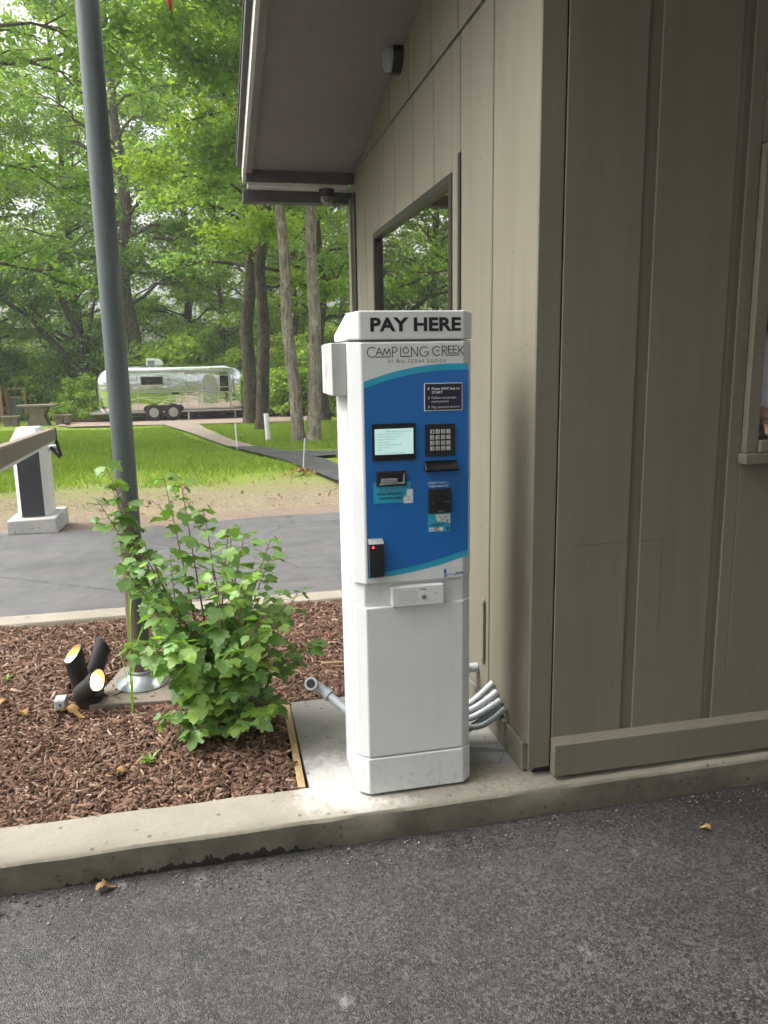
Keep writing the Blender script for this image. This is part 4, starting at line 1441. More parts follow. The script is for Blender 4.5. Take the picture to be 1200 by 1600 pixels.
for a in range(2):
    fs += [(a * n + i, a * n + (i + 1) % n, (a + 1) * n + (i + 1) % n, (a + 1) * n + i) for i in range(n)]
g.add(vs, fs)
g.build('hood', 'barrier_white', BG, bevel=.01)
MB().add([(-1.830, 7.9815, .156), (-1.622, 7.9715, .156), (-1.622, 7.9715, .852), (-1.830, 7.9815, .852),
          (-1.830, 7.986, .156), (-1.622, 7.976, .156), (-1.622, 7.976, .852), (-1.830, 7.986, .852)],
         [(0, 1, 2, 3), (7, 6, 5, 4), (0, 4, 5, 1), (1, 5, 6, 2), (2, 6, 7, 3), (3, 7, 4, 0)]).build('front_panel', 'barrier_dark', BG)
# boom: brown box rail with a white foam tube below
A = Vector((-1.458, 7.84, .945)); Bv = Vector((-1.053, 3.95, 1.13))
d = (Bv - A).normalized()
sd = d.cross(Vector((0, 0, 1))).normalized()
uu = sd.cross(d)
def bar(name, a, b, w0, w1, h0, h1, mat, parent, bevel=.004):
    vs = []
    for p in (a, b):
        for w, h in ((w0, h0), (w1, h0), (w1, h1), (w0, h1)):
            vs.append(p + sd * w + uu * h)
    return MB().add(vs, [(0, 3, 2, 1), (4, 5, 6, 7), (0, 1, 5, 4), (1, 2, 6, 5), (2, 3, 7, 6), (3, 0, 4, 7)]).build(name, mat, parent, bevel=bevel)
bm = bar('boom', A, Bv, -.028, .028, -.045, .045, 'barrier_brown', BG)
bar('top_rail', A, Bv, -.029, .029, .0455, .062, 'barrier_cap', bm)
MB().tube([A - uu * .060, Bv - uu * .060], .0165, 12).build('foam_tube', 'barrier_white', bm, smooth=True)
q = A + d * .62
MB().add([q + sd * .0285 + uu * a + d * b for a, b in ((-.012, 0), (-.012, .03), (.018, .03), (.018, 0))], [(0, 1, 2, 3)]).build('sticker', 'print_white', bm)
bk = bar('end_bracket', A - d * .035, A - d * .005, -.035, .035, -.065, .066, 'bronze', bm)
MB().tube([A - d * .02 + uu * .02, A - d * .02 + Vector((.035, .0, -.10)), A - d * .02 + Vector((.055, 0, -.20)), A + Vector((.045, .0, -.215)), A + Vector((.01, 0, -.17)), A + Vector((-.03, 0, -.11))], .016, 8).build('pivot_bracket', 'bronze', BG, smooth=True)
MB().tube([A + Vector((-.06, .06, -.13)), A + Vector((.02, .06, -.13))], .035, 14).build('pivot_hub', 'steel', BG, smooth=True)

# ------------------------------------------------------------------ silver trailer
TZ = -.86
TR = thing('travel_trailer', (-1.65, 35.0, TZ + .05), 'polished aluminium travel trailer with rounded ends parked at the edge of the woods', 'trailer')
tx0, tx1, tyc, tzb, tzt = -4.76, 1.62, 36.1, TZ + .31, TZ + 2.42
def body(rx, inset=0.):
    g = MB()
    NU, NV = 48, 40
    L = (tx1 - tx0) / 2 - inset
    cx = (tx0 + tx1) / 2
    hh = (tzt - tzb) / 2 - inset
    hw = 1.12 - inset
    cz = (tzb + tzt) / 2
    for i in range(NU + 1):
        th = -math.pi / 2 + math.pi * i / NU
        s0 = math.sin(th)
        s_ = math.copysign(abs(s0) ** .5, s0)
        t_ = s_
        at = abs(t_)
        st_ = max(0., (at - .66) / .34)
        kz = (1 - st_ ** 2.4) ** (1 / 2.4) if st_ < 1 else 0
        for j in range(NV):
            a = 2 * math.pi * j / NV
            ca, sa = math.cos(a), math.sin(a)
            ex = 2 / (4.2 if sa > 0 else 6.5)
            yy = math.copysign(abs(ca) ** ex, ca) * hw * (.25 + .75 * kz if st_ < 1 else .25)
            zz = math.copysign(abs(sa) ** ex, sa) * hh * (kz if sa > 0 else max(kz, .0) ** .35 if kz > 0 else 0)
            g.v.append((cx + t_ * L, tyc + yy, cz + zz))
    for i in range(NU):
        for j in range(NV):
            j2 = (j + 1) % NV
            g.f.append((i * NV + j, i * NV + j2, (i + 1) * NV + j2, (i + 1) * NV + j))
    return g
body(1).build('body', 'aluminium', TR, smooth=True)
yf = tyc - 1.12
def panel(name, x0, x1, z0, z1, mat, parent, th=.03, bev=.02):
    return MB().box(x0, x1, yf - th, yf + .06, TZ + z0, TZ + z1).build(name, mat, parent, bevel=bev)
w1 = panel('window', -2.84, -1.88, 1.54, 1.94, 'alu_trim', TR)
MB().box(-2.80, -1.92, yf - .036, yf - .0305, TZ + 1.58, TZ + 1.90).build('pane', 'window_dark', w1)
w2 = panel('window', .42, .84, 1.20, 1.94, 'alu_trim', TR)
MB().box(.45, .81, yf - .036, yf - .0305, TZ + 1.44, TZ + 1.90).build('pane', 'window_dark', w2)
MB().box(.45, .81, yf - .036, yf - .0305, TZ + 1.22, TZ + 1.40).build('pane', 'window_dark', w2)
dr = MB()
dp = [(-.30, .62), (.30, .62), (.30, 1.74), (.22, 1.91), (.10, 1.97), (-.10, 1.97), (-.22, 1.91), (-.30, 1.74)]
dr.prism([(x, TZ + z) for x, z in dp], 'y', yf - .018, yf + .05)
dr = dr.build('door', 'aluminium', TR, bevel=.008)
MB().box(-.27, -.20, yf - .04, yf - .0185, TZ + 1.36, TZ + 1.42).build('handle', 'steel', dr)
MB().box(tx0 + .55, .90, yf - .05, yf + .03, TZ + 2.12, TZ + 2.18).build('awning_rail', 'alu_trim', TR, bevel=.015)
MB().box(tx0 + .95, .86, yf - .022, yf + .03, TZ + 1.25, TZ + 1.28).build('belt_rail', 'alu_trim', TR)
MB().box(tx0 + .3, -3.9, yf - .012, yf + .25, TZ + 1.36, TZ + 1.39).build('belt_rail', 'alu_trim', TR)
MB().box(.86, .92, yf - .026, yf + .03, TZ + .55, TZ + 2.14).build('seam_rail', 'alu_trim', TR)
MB().box(tx0 + .25, 1.35, yf - .03, yf + .04, TZ + .40, TZ + .46).build('skirt_rail', 'alu_trim', TR, bevel=.01)
MB().box(-1.58, -1.28, yf - .03, yf + .02, TZ + 1.16, TZ + 1.23).build('vent', 'window_dark', TR)
MB().box(-4.15, -3.75, yf - .012, yf + .02, TZ + .72, TZ + 1.05).build('hatch', 'alu_trim', TR, bevel=.006)
MB().box(tx0 - .25, tx0 + .7, yf + .3, tyc + .9, TZ + .36, TZ + .44).build('bumper', 'alu_trim', TR, bevel=.02)
MB().box(tx0 + .75, 1.0, yf + .35, tyc + .8, TZ + .26, TZ + .37).build('underframe', 'plastic_black', TR)
for xx in (-3.55, -2.98, -1.70, -.95, -.45, .36):
    MB().box(xx, xx + .016, yf - .006, yf + .02, TZ + .60, TZ + 2.05).build('panel_seam', 'alu_trim', TR)
MB().box(-3.0, -1.1, yf - .005, yf + .02, TZ + 1.02, TZ + 1.035).build('panel_seam', 'alu_trim', TR)
# wheel well and two wheels
g = MB()
wl = [(-2.78, .30), (-1.12, .30), (-1.12, .60), (-1.24, .71), (-2.66, .71), (-2.78, .60)]
g.prism([(x, TZ + z) for x, z in wl], 'y', yf - .016, yf + .10)
g.build('wheel_well', 'plastic_black', TR, bevel=.01)
for xx in (-2.36, -1.56):
    c = Vector((xx, yf - .02, TZ + .405))
    g = MB()
    prof = [(.20, -.06), (.33, -.055), (.355, -.03), (.355, .14), (.33, .17)]
    n = 28
    for r_, yy in prof:
        for k in range(n):
            a = 2 * math.pi * k / n
            g.v.append((c.x + r_ * math.cos(a), c.y + yy, c.z + r_ * math.sin(a)))
    for i in range(len(prof) - 1):
        for k in range(n):
            g.f.append((i * n + k, i * n + (k + 1) % n, (i + 1) * n + (k + 1) % n, (i + 1) * n + k))
    wh = g.build('wheel', 'tyre', TR, smooth=True)
    g = MB()
    prof = [(.005, -.075), (.07, -.072), (.12, -.045), (.20, -.05), (.215, -.058)]
    for r_, yy in prof:
        for k in range(n):
            a = 2 * math.pi * k / n
            g.v.append((c.x + r_ * math.cos(a), c.y + yy, c.z + r_ * math.sin(a)))
    for i in range(len(prof) - 1):
        for k in range(n):
            g.f.append((i * n + k, i * n + (k + 1) % n, (i + 1) * n + (k + 1) % n, (i + 1) * n + k))
    g.build('rim', 'steel', wh, smooth=True)
ac = MB().prism([(-2.58, 2.35), (-1.90, 2.35), (-1.92, 2.52), (-2.0, 2.60), (-2.15, 2.66), (-2.58, 2.67)], 'y', tyc - .42, tyc + .42)
ac.v = [(x, y, z + TZ) for x, y, z in ac.v]
ac = ac.build('air_conditioner', 'barrier_white', TR, bevel=.03)
MB().box(-2.54, -2.25, tyc - .43, tyc - .421, TZ + 2.42, TZ + 2.58).build('grille', 'print_grey', ac)
MB().tube([(1.05, yf + .5, TZ + .06), (1.05, yf + .5, TZ + .5)], .03, 8).build('jack', 'post_white', TR)
MB().tube([(-3.95, yf + .4, TZ + .06), (-3.95, yf + .4, TZ + .4)], .03, 8).build('jack', 'post_white', TR)
MB().box(-.98, -.90, yf + .1, yf + .2, TZ + .06, TZ + .36).build('step_leg', 'post_white', TR)

# ------------------------------------------------------------------ picnic set, railing, posts, stakes
PZ = gz(35.0)
pt = thing('picnic_table', (-6.98, 35.0, PZ), 'concrete picnic table with curved pedestal on the lawn', 'picnic table')
MB().box(-7.75, -6.22, 34.55, 35.45, PZ + .78, PZ + .87).build('table_top', 'table_concrete', pt, bevel=.01)
for yy in (34.66, 35.22):
    pts = [(-7.42, -.02), (-6.55, -.02), (-6.66, .22), (-6.72, .42), (-6.66, .62), (-6.5, .779), (-7.48, .779), (-7.32, .62), (-7.26, .42), (-7.32, .22)]
    MB().prism([(x, PZ + z) for x, z in pts], 'y', yy, yy + .14).build('pedestal', 'table_concrete', pt)
for k, (x0, x1) in enumerate(((-8.35, -7.62), (-6.36, -5.62))):
    bn = thing('bench', ((x0 + x1) / 2, 35, PZ), 'concrete bench on the railing side of the picnic table' if k == 0 else 'concrete bench on the trailer side of the picnic table', 'bench')
    MB().box(x0, x1, 34.5, 34.95, PZ + .38, PZ + .45).build('seat', 'table_concrete', bn, bevel=.008)
    MB().box(x0 + .10, x0 + .36, 34.56, 34.88, PZ - .03, PZ + .3795).build('leg', 'table_concrete', bn)
    MB().box(x1 - .34, x1 - .10, 34.56, 34.88, PZ - .03, PZ + .3795).build('leg', 'table_concrete', bn)
rz = gz(41)
for k, (x0, x1, y_, h, lab) in enumerate(((-13.2, -9.75, 41.0, 1.75, 'tallest reddish timber railing frame beside the woods'), (-9.70, -8.75, 41.4, 1.55, 'middle reddish timber railing frame between two others'), (-8.7, -8.0, 41.9, 1.10, 'lowest reddish timber railing frame nearest the picnic table'))):
    rl = thing('timber_railing', ((x0 + x1) / 2, y_, rz), lab, 'railing', 'timber railings by the woods')
    for xx in (x0, x1 - .12):
        MB().box(xx, xx + .12, y_, y_ + .12, rz - .05, rz + h).build('post', 'rail_timber', rl)
    MB().box(x0 - .02, x1 + .02, y_ - .02, y_ + .16, rz + h + .001, rz + h + .06).build('handrail', 'rail_timber', rl)
    MB().box(x0 + .121, x1 - .121, y_ + .05, y_ + .06, rz + .1, rz + h * .72).build('mesh_infill', 'rail_mesh', rl)
    MB().box(x0 + .121, x1 - .121, y_ + .02, y_ + .10, rz + h * .72, rz + h * .77).build('mid_rail', 'rail_timber', rl)

mp = thing('marker_post', (1.33, 19.42, gz(19.42)), 'leaning white plastic marker post on the lawn in front of the trees', 'post')
g = MB()
g.tube([(1.345, 19.42, gz(19.42) - .05), (1.315, 19.42, gz(19.42) + .69), (1.315, 19.42, gz(19.42) + .705)], [.062, .062, .05], 14)
g.build('post', 'post_white', mp, smooth=True)
MB().tube([(1.327, 19.42, gz(19.42) + .40), (1.325, 19.42, gz(19.42) + .44)], .0625, 14).build('reflective_band', 'print_white', mp)
for k, (a, b, r_, lab) in enumerate((((.52, 17.34), (.50, .58), .016, 'thin white stake at the edge of the walk'), ((1.335, 11.98), (1.385, .55), .0135, 'thin grey metal stake rising from the pile of dead leaves'))):
    z0 = gz(a[1])
    g = MB().tube([(a[0], a[1], z0 - .05), (b[0], a[1], z0 + b[1])], r_, 8)
    tag(g.build('stake', 'post_white' if k == 0 else 'galv_light', smooth=True), lab, 'stake')

# ------------------------------------------------------------------ fallen leaves, sticks
def curled(P, size, az, tilt, seed, mat='dead_leaf', curl=.5):
    me = lobed_leaf(seed + 40)
    vs = []
    E = Euler((tilt, rs.uniform(-.3, .3), az)).to_matrix()
    for v in me.vertices:
        c = v.co.copy()
        c.x *= .55
        c.z += curl * (c.x * c.x * 2.2) + .12 * math.sin(c.y * 6)
        vs.append(Vector(P) + E @ (c * size))
    return MB().add(vs, [tuple(p.vertices) for p in me.polygons])
for i, (x, y, z, s_, az, lab) in enumerate(((-.39, 2.80, .105, .085, 1.2, 'curled yellow dead leaf lying on the mulch in front of the shrub'), (-.70, 3.42, .10, .13, -2.0, 'long curled tan leaf at the foot of the spotlights'),
        (-.86, 3.42, .10, .09, .6, 'pale brown dead leaf on the mulch left of the junction box'), (-.96, 3.58, .10, .10, 2.2, 'reddish brown lobed dead leaf flat on the mulch'),
        (-.42, 2.265, .006, .07, -1.2, 'yellow green dead leaf on the asphalt against the kerb'), (1.56, 2.10, .006, .045, .7, 'small orange dead leaf on the asphalt below the gatehouse'), (-.70, 2.22, .005, .05, .2, 'brown dead leaf in the asphalt gutter by the kerb'))):
    o = curled((x, y, z + .006), s_ * .8, az, .1, i).build('fallen_leaf', 'dead_leaf', smooth=True)
    tag(o, lab, 'leaf', 'fallen leaves')
g = MB()
for k in range(70):
    a, r_ = rs.uniform(0, 6.28), abs(rs.gauss(0, .16))
    px, py = 1.27 + math.cos(a) * r_ * 1.2, 11.75 + math.sin(a) * r_
    c = curled((px, py, gz(py) + .02 + .08 * math.exp(-r_ * r_ * 25)), rs.uniform(.05, .09), rs.uniform(0, 6.28), rs.uniform(-.5, .5), k % 5)
    g.add(c.v, c.f)
tag(g.build('leaf_pile', 'dead_leaf', smooth=True), 'small heap of orange dead leaves at the foot of the metal stake', 'leaves', kind='stuff')
g = MB()
for k in range(190):
    px, py = rs.uniform(-2.3, 2.0), (rs.uniform(8.6, 11.5) if k < 120 else rs.uniform(11.5, 22))
    if k >= 120: px = rs.uniform(-.24, .02) * py
    c = curled((px, py, gz(py) + .015), rs.uniform(.03, .07), rs.uniform(0, 6.28), rs.uniform(-.4, .4), k % 5)
    g.add(c.v, c.f)
tag(g.build('leaf_litter', 'dead_leaf', smooth=True), 'scattered dry leaf litter on the sandy verge', 'leaves', kind='stuff')
tag(MB().tube([(.46, 3.62, .125), (.56, 3.60, .128), (.66, 3.57, .122)], [.006, .005, .003], 6).build('stick', 'raw_timber', smooth=True), 'pale broken stick on the mulch behind the pay station', 'stick')
tag(MB().tube([(-.22, 2.88, .118), (-.12, 2.92, .130), (-.03, 2.90, .118)], [.008, .009, .005], 6).build('stick', 'stem', smooth=True), 'brown stick lying at the base of the shrub', 'stick')
tag(MB().tube([(.205, 3.30, .35), (.27, 3.32, .365)], .014, 10).build('white_pipe', 'post_white', smooth=True), 'short white pipe end showing behind the shrub', 'pipe') if False else None
# tall weeds and seedlings in the bed
def weed(name, x, y, lab, n, h, wid, spread, sd_):
    r2 = random.Random(sd_)
    w = thing(name, (x, y, .09), lab, 'weed')
    for k in range(n):
        az = r2.uniform(0, 6.28)
        ddx, ddy = math.cos(az), math.sin(az)
        hh, sp = h * r2.uniform(.6, 1.), spread * r2.uniform(.5, 1.)
        vs = []
        for i in range(8):
            u = i / 7
            p = Vector((x + ddx * sp * u ** 1.6, y + ddy * sp * u ** 1.6, .085 + hh * (1.6 * u - .75 * u * u)))
            ww = wid * (1 - u) ** .7 * (.4 + u if u < .4 else .8)
            vs += [p + Vector((-ddy * ww, ddx * ww, .0)), p + Vector((0, 0, -.25 * ww)), p + Vector((ddy * ww, -ddx * ww, 0))]
        fs = []
        for i in range(7):
            fs += [(3 * i, 3 * i + 1, 3 * i + 4, 3 * i + 3), (3 * i + 1, 3 * i + 2, 3 * i + 5, 3 * i + 4)]
        MB().add(vs, fs).build('blade', 'shrub_fresh', w, smooth=True)
weed('tall_grass', -.40, 3.30, 'long arching grass blades rising left of the shrub', 5, .75, .007, .34, 3)
weed('weed', -1.03, 3.85, 'little green weed in the mulch far from the shrub', 8, .06, .010, .05, 4)
weed('weed', -1.02, 3.52, 'tiny green sprout in the mulch beside the reddish dead leaf', 7, .05, .009, .04, 5)
weed('weed', -.30, 2.86, 'low bright green seedling at the left foot of the shrub', 12, .07, .014, .06, 6)

# ------------------------------------------------------------------ trees
def leaf_quads(C, rad, m, size, rng, flat=.6):
    """m rhombic leaves round each centre of C"""
    N = len(C) * m
    P = np.repeat(C, m, 0)
    d = rng.normal(0, 1, (N, 3))
    d /= np.linalg.norm(d, axis=1)[:, None] + 1e-9
    P = P + d * (rng.random(N) ** .45)[:, None] * np.repeat(rad, m)[:, None] * np.array([1, 1, flat])
    az = rng.uniform(0, 2 * np.pi, N)
    ti = rng.normal(-.35, .45, N)
    ax = np.stack([np.cos(az) * np.cos(ti), np.sin(az) * np.cos(ti), np.sin(ti)], 1)
    s = np.stack([-np.sin(az), np.cos(az), rng.normal(0, .45, N)], 1)
    s /= np.linalg.norm(s, axis=1)[:, None]
    L = size * rng.uniform(.6, 1.15, N)[:, None]
    W = L * rng.uniform(.30, .42, N)[:, None]
    return np.stack([P - ax * L * .5, P - ax * L * .02 + s * W, P + ax * L * .5, P + ax * L * .08 - s * W], 1).reshape(-1, 3)

def make_tree(name, base, H, r0, lab, leafmat, barkmat, crown0=.35, rad=4.2, nb=26, lean=(0, 0), seed=1, leaf=.19, per=64, sub=7, group='woodland trees', fork=None, clump=.62, low=None):
    rr = random.Random(seed)
    rng = np.random.default_rng(seed)
    T = thing(name, base, lab, 'tree', group)
    B = Vector(base)
    tp = []
    for k in range(13):
        u = k / 12
        tp.append(B + Vector((lean[0] * u + rr.uniform(-.22, .22) * min(1, u * 4) * r0 * 3 , lean[1] * u + rr.uniform(-.22, .22) * min(1, u * 4) * r0 * 3, H * u - .1)))
    tr = MB()
    radii = [r0 * (1.25 if k == 0 else 1.0 - .80 * (k / 12) ** 1.1) for k in range(13)]
    tr.tube([tp[0]] + [tp[0].lerp(tp[1], .25)] + tp[1:], [r0 * 1.35, r0 * 1.05] + radii[1:], 12)
    cent, crad = [], []
    for b in range(nb):
        f = crown0 + (1 - crown0) * ((b + rr.random() * .6) / nb)
        k = min(11, int(f * 12))
        p = tp[k].lerp(tp[k + 1], f * 12 - k)
        az = b * 2.399 + rr.uniform(-.5, .5)
        prof = math.sin(math.pi * min(1, .18 + .80 * (f - crown0) / (1 - crown0)))
        L = rad * (.35 + .75 * prof) * rr.uniform(.7, 1.15)
        el = rr.uniform(-.05, .45) + .5 * (f - crown0)
        dv = Vector((math.cos(az) * math.cos(el), math.sin(az) * math.cos(el), math.sin(el)))
        pts = [p]
        n = 6
        for i in range(1, n + 1):
            u = i / n
            q = p + dv * L * u + Vector((rr.uniform(-.1, .1) * L * .6, rr.uniform(-.1, .1) * L * .6, (.10 * math.sin(u * 3) - .10 * u * u) * L + rr.uniform(-.05, .05) * L))
            pts.append(q)
        br = max(.018, r0 * .34 * (1 - .6 * f))
        tr.tube(pts, [br * (1 - .85 * i / n) for i in range(n + 1)], 6)
        for s_ in range(sub):
            u = .28 + .72 * (s_ + rr.random()) / sub
            i = min(n - 1, int(u * n))
            q = pts[i].lerp(pts[i + 1], u * n - i)
            a2 = az + rr.choice((-1, 1)) * rr.uniform(.4, 1.3)
            e2 = rr.uniform(-.35, .55)
            l2 = L * rr.uniform(.18, .40) * (1.15 - .5 * u)
            e = q + Vector((math.cos(a2) * math.cos(e2), math.sin(a2) * math.cos(e2), math.sin(e2))) * l2
            tr.tube([q, q.lerp(e, .5) + Vector((0, 0, .05 * l2)), e], [br * .35, br * .25, .006], 4, caps=False)
            cent += [tuple(e), tuple(q.lerp(e, .55))]
            crad += [clump * rr.uniform(.7, 1.35), clump * rr.uniform(.5, 1.1)]
        cent.append(tuple(pts[-1]))
        crad.append(clump * rr.uniform(.7, 1.2))
    tr.build('trunk', barkmat, T, smooth=True)
    np_mesh('crown', leaf_quads(np.array(cent), np.array(crad), per, leaf, rng), 4, leafmat, T)
    return T

def place(x, y): return (x, y, gz(y))
# the trees whose trunks stand out
make_tree('oak_tree', place(-3.55, 43.0), 25, .38, 'big oak with forked trunk rising behind the trailer roof', 'oak_leaf', 'bark_mid', .22, 5.6, 44, (-.5, 0), 3, .22, 46, clump=.72)
make_tree('oak_tree', place(1.47, 30.1), 22, .27, 'thick dark trunked oak at the end of the trailer', 'oak_leaf', 'bark_dark', .24, 4.6, 36, (.5, .3), 4, .19, 46, clump=.68)
make_tree('oak_tree', place(1.53, 24.9), 20, .20, 'slim dark oak beside the white marker post', 'bright_leaf', 'bark_dark', .22, 3.8, 32, (1.1, .2), 5, .18, 72)
make_tree('hickory_tree', place(2.02, 18.75), 17, .15, 'pale barked tree leaning away from its twin', 'oak_leaf', 'bark_pale', .34, 3.2, 26, (-.6, .3), 6, .17, 72)
make_tree('hickory_tree', place(2.36, 18.65), 18, .16, 'straight pale lichened twin trunk on the lawn', 'oak_leaf', 'bark_pale', .34, 3.2, 26, (.75, .3), 7, .17, 72)
make_tree('oak_tree', place(4.3, 30.5), 20, .24, 'dark trunk half hidden behind the pale twin trees', 'oak_leaf', 'bark_dark', .18, 4.2, 34, (-.3, 0), 8, .19, 46, clump=.68)
# the crown hanging in from the left
make_tree('oak_tree', place(-8.0, 20.5), 19, .30, 'spreading oak whose leafy boughs reach over the lawn behind the flagpole', 'oak_leaf', 'bark_mid', .22, 6.8, 44, (.6, 0), 9, .19, 52, clump=.78)
# crooked dark tree behind the trailer's rear
T = thing('crooked_tree', place(-5.9, 41.5), 'crooked dark tree with spreading limbs behind the trailer end', 'tree', 'woodland trees')
B = Vector(place(-5.9, 41.5))
tr = MB()
limbs = [[(0, 0, -.1), (.05, 0, 1.6), (-.15, 0, 3.0), (-.25, .1, 4.2), (-.8, .2, 5.6), (-1.3, .3, 7.2)], [(-.15, 0, 2.9), (.35, 0, 4.4), (.7, .1, 5.8)],
         [(0, 0, 1.9), (-1.1, 0, 3.4), (-2.3, .1, 4.9), (-3.7, .2, 5.9), (-5.2, .3, 6.3)], [(-.2, 0, 3.6), (-1.2, -.2, 4.3), (-2.2, -.3, 5.4)]]
rl_ = [.30, .16, .19, .13]
cent, crad = [], []
rr = random.Random(5)
for L_, r_ in zip(limbs, rl_):
    pts = [B + Vector(p) for p in L_]
    tr.tube(pts, [r_ * (1 - .7 * i / (len(pts) - 1)) for i in range(len(pts))], 10)
    for p in pts[2:]:
        for k in range(9):
            q = p + Vector((rr.uniform(-1.5, 1.5), rr.uniform(-1.2, 1.2), rr.uniform(-.2, 1.5)))
            tr.tube([p, p.lerp(q, .5) + Vector((0, 0, .15)), q], [.022, .014, .005], 4, caps=False)
            cent.append(tuple(q)); crad.append(rr.uniform(.4, .8))
tr.build('trunk', 'bark_dark', T, smooth=True)
np_mesh('crown', leaf_quads(np.array(cent), np.array(crad), 80, .18, np.random.default_rng(31)), 4, 'dark_leaf', T)

# further trees: four shapes, copied
protos = [make_tree('woodland_tree', place(-11.5, 47), 22, .26, 'x', 'bright_leaf', 'bark_mid', .06, 5.0, 46, (0, 0), 12, .25, 36, clump=.8),
          make_tree('woodland_tree', place(-1.0, 52), 24, .28, 'x', 'bright_leaf', 'bark_dark', .06, 5.0, 46, (.3, 0), 13, .25, 36, clump=.8),
          make_tree('woodland_tree', place(6.5, 46), 21, .22, 'x', 'oak_leaf', 'bark_mid', .06, 4.8, 44, (0, 0), 14, .25, 36, clump=.8)]
spots_ = [(0, -11.5, 47, 1.), (1, -1.0, 52, 1.), (2, 6.5, 46, 1.), (1, -8.0, 55, 1.05), (2, 2.6, 49, .95), (0, -15.5, 53, 1.05), (0, 9.5, 56, 1.), (2, -5.2, 60, 1.1), (1, 5.0, 60, 1.1), (0, .8, 42.5, .62), (1, 4.2, 39.5, .6), (2, -14.0, 43, .9),
          (1, -20.5, 47, 1.), (0, -25, 42, 1.05), (0, -30, 52, 1.1)]
where = ['at the back of the woods left of the trailer', 'behind the middle of the trailer', 'seen under the gatehouse eave', 'far behind the crooked tree', 'between the slim oak and the pale twin trees', 'behind the timber railings',
         'far back under the gatehouse eave', 'deep in the woods behind the big oak', 'deep in the woods behind the pale twin trees', 'small and low just behind the trailer nose', 'small and low behind the dark trunk', 'above the timber railings',
         'mirrored in the gatehouse window, nearest its far jamb', 'mirrored in the gatehouse window, tallest crown', 'mirrored in the window, farthest back']
kinds = ['light green woodland tree', 'tall bright green woodland tree', 'mid green woodland tree']
for i, (k, x, y, s_) in enumerate(spots_):
    o = protos[k] if i < 3 else copy_tree(protos[k])
    o.location = place(x, y)
    o.scale = (s_, s_, s_)
    o.rotation_euler = (0, 0, 0 if i < 3 else i * 1.3)
    o['label'] = kinds[k] + ' ' + where[i]
# trees across the lane, behind the photographer: seen only in the trailer's skin and as shade
back = [(0, -14, -17, .9), (1, -4, -21, .9), (2, 6, -16, .95), (0, 15, -20, 1.), (1, -24, -22, 1.), (2, 24, -15, .9)]
bl = ['across the lane at its western end', 'across the lane facing the shrub', 'across the lane facing the counter window', 'across the lane beyond the gatehouse', 'across the lane, farthest west', 'across the lane, farthest east']
for i, (k, x, y, s_) in enumerate(back):
    o = copy_tree(protos[k])
    o.location = (x, y, 0)
    o.scale = (s_, s_, s_)
    o.rotation_euler = (0, 0, i * 2.1)
    o['label'] = kinds[k] + ' ' + bl[i]
    o['group'] = 'trees across the lane'

# understory bushes
def make_bush(x, y, rx, rz, lab, mat, seed, m=60, leaf=.15, nc=110):
    rng = np.random.default_rng(seed)
    T = thing('bush', place(x, y), lab, 'bush', 'understory bushes')
    B = np.array(place(x, y))
    C = rng.normal(0, 1, (nc, 3))
    C /= np.linalg.norm(C, axis=1)[:, None]
    C[:, 2] = np.abs(C[:, 2])
    C = C * (rng.random(nc) ** .33)[:, None] * np.array([rx, rx * .8, rz]) + np.array([0, 0, .15]) + B
    st_ = MB()
    for k in range(0, nc, 4):
        e = Vector(C[k])
        b = Vector(B) + Vector((rng.uniform(-.25, .25), rng.uniform(-.25, .25), -.05))
        st_.tube([b, b.lerp(e, .5) + Vector((0, 0, .2)), e], [.03, .02, .008], 4, caps=False)
    st_.build('stems', 'bark_dark', T)
    np_mesh('foliage', leaf_quads(C, rng.uniform(.3, .55, nc), m, leaf, rng), 4, mat, T)
    return T
bp_ = [make_bush(-7.6, 42.5, 2.2, 3.0, 'x', 'oak_leaf', 51), make_bush(-5.2, 39.2, 1.5, 2.0, 'x', 'bright_leaf', 52), make_bush(2.6, 37.5, 1.8, 2.6, 'x', 'bright_leaf', 53)]
bs = [(0, -7.6, 42.5, 1.), (1, -5.7, 38.9, 1.), (2, 2.9, 37.5, 1.), (0, -10.5, 44, 1.2), (2, -12.8, 44.5, 1.25), (1, -9.3, 45.5, 1.3), (2, -3.0, 42.0, 1.2), (0, -.6, 41.5, 1.2), (0, 2.0, 42, 1.3), (1, 4.6, 40, 1.1), (2, 6.3, 38.5, 1.2), (0, 5.0, 44, 1.3),
      (0, -14.5, 47, 1.5), (2, -5.5, 46, 1.7), (1, -2.2, 48, 1.7), (2, 1.2, 47, 1.7), (0, 7.8, 43, 1.4), (2, -17.5, 46, 1.6), (0, -21, 44, 1.6), (1, -7.4, 48.5, 1.8),
      (2, -10.6, 44.6, 1.5), (1, -8.0, 43.2, 1.5), (2, -3.4, 40.0, 1.35), (1, -.8, 39.4, 1.9), (2, 1.9, 39.0, 1.25), (1, 4.0, 36.5, 1.5), (1, -12.9, 45.0, 1.9), (2, 5.6, 35.5, 1.1)]
bw = ['behind the picnic table', 'beside the trailer\'s rear bumper', 'behind the thick oak trunk', 'behind the timber railings', 'at the far end of the timber railings', 'between the railings and the crooked tree', 'behind the trailer window', 'behind the trailer door', 'behind the trailer nose', 'in the gap between the dark and pale trunks',
      'to the right of the pale twin trees', 'deep behind the pale twin trees', 'far behind the railings', 'rising above the trailer\'s rear roof', 'rising above the rooftop air conditioner', 'rising above the trailer nose', 'under the gatehouse eave', 'mirrored low in the gatehouse window', 'mirrored low in the window, farther left', 'high behind the crooked tree',
      'just behind the tallest railing frame', 'between the picnic table and the crooked tree', 'close behind the trailer\'s rear window', 'close behind the trailer door, widest of its row', 'close behind the trailer nose', 'between the thick oak and the pale twins', 'at the outer end of the tallest railing', 'low behind the straight pale trunk']
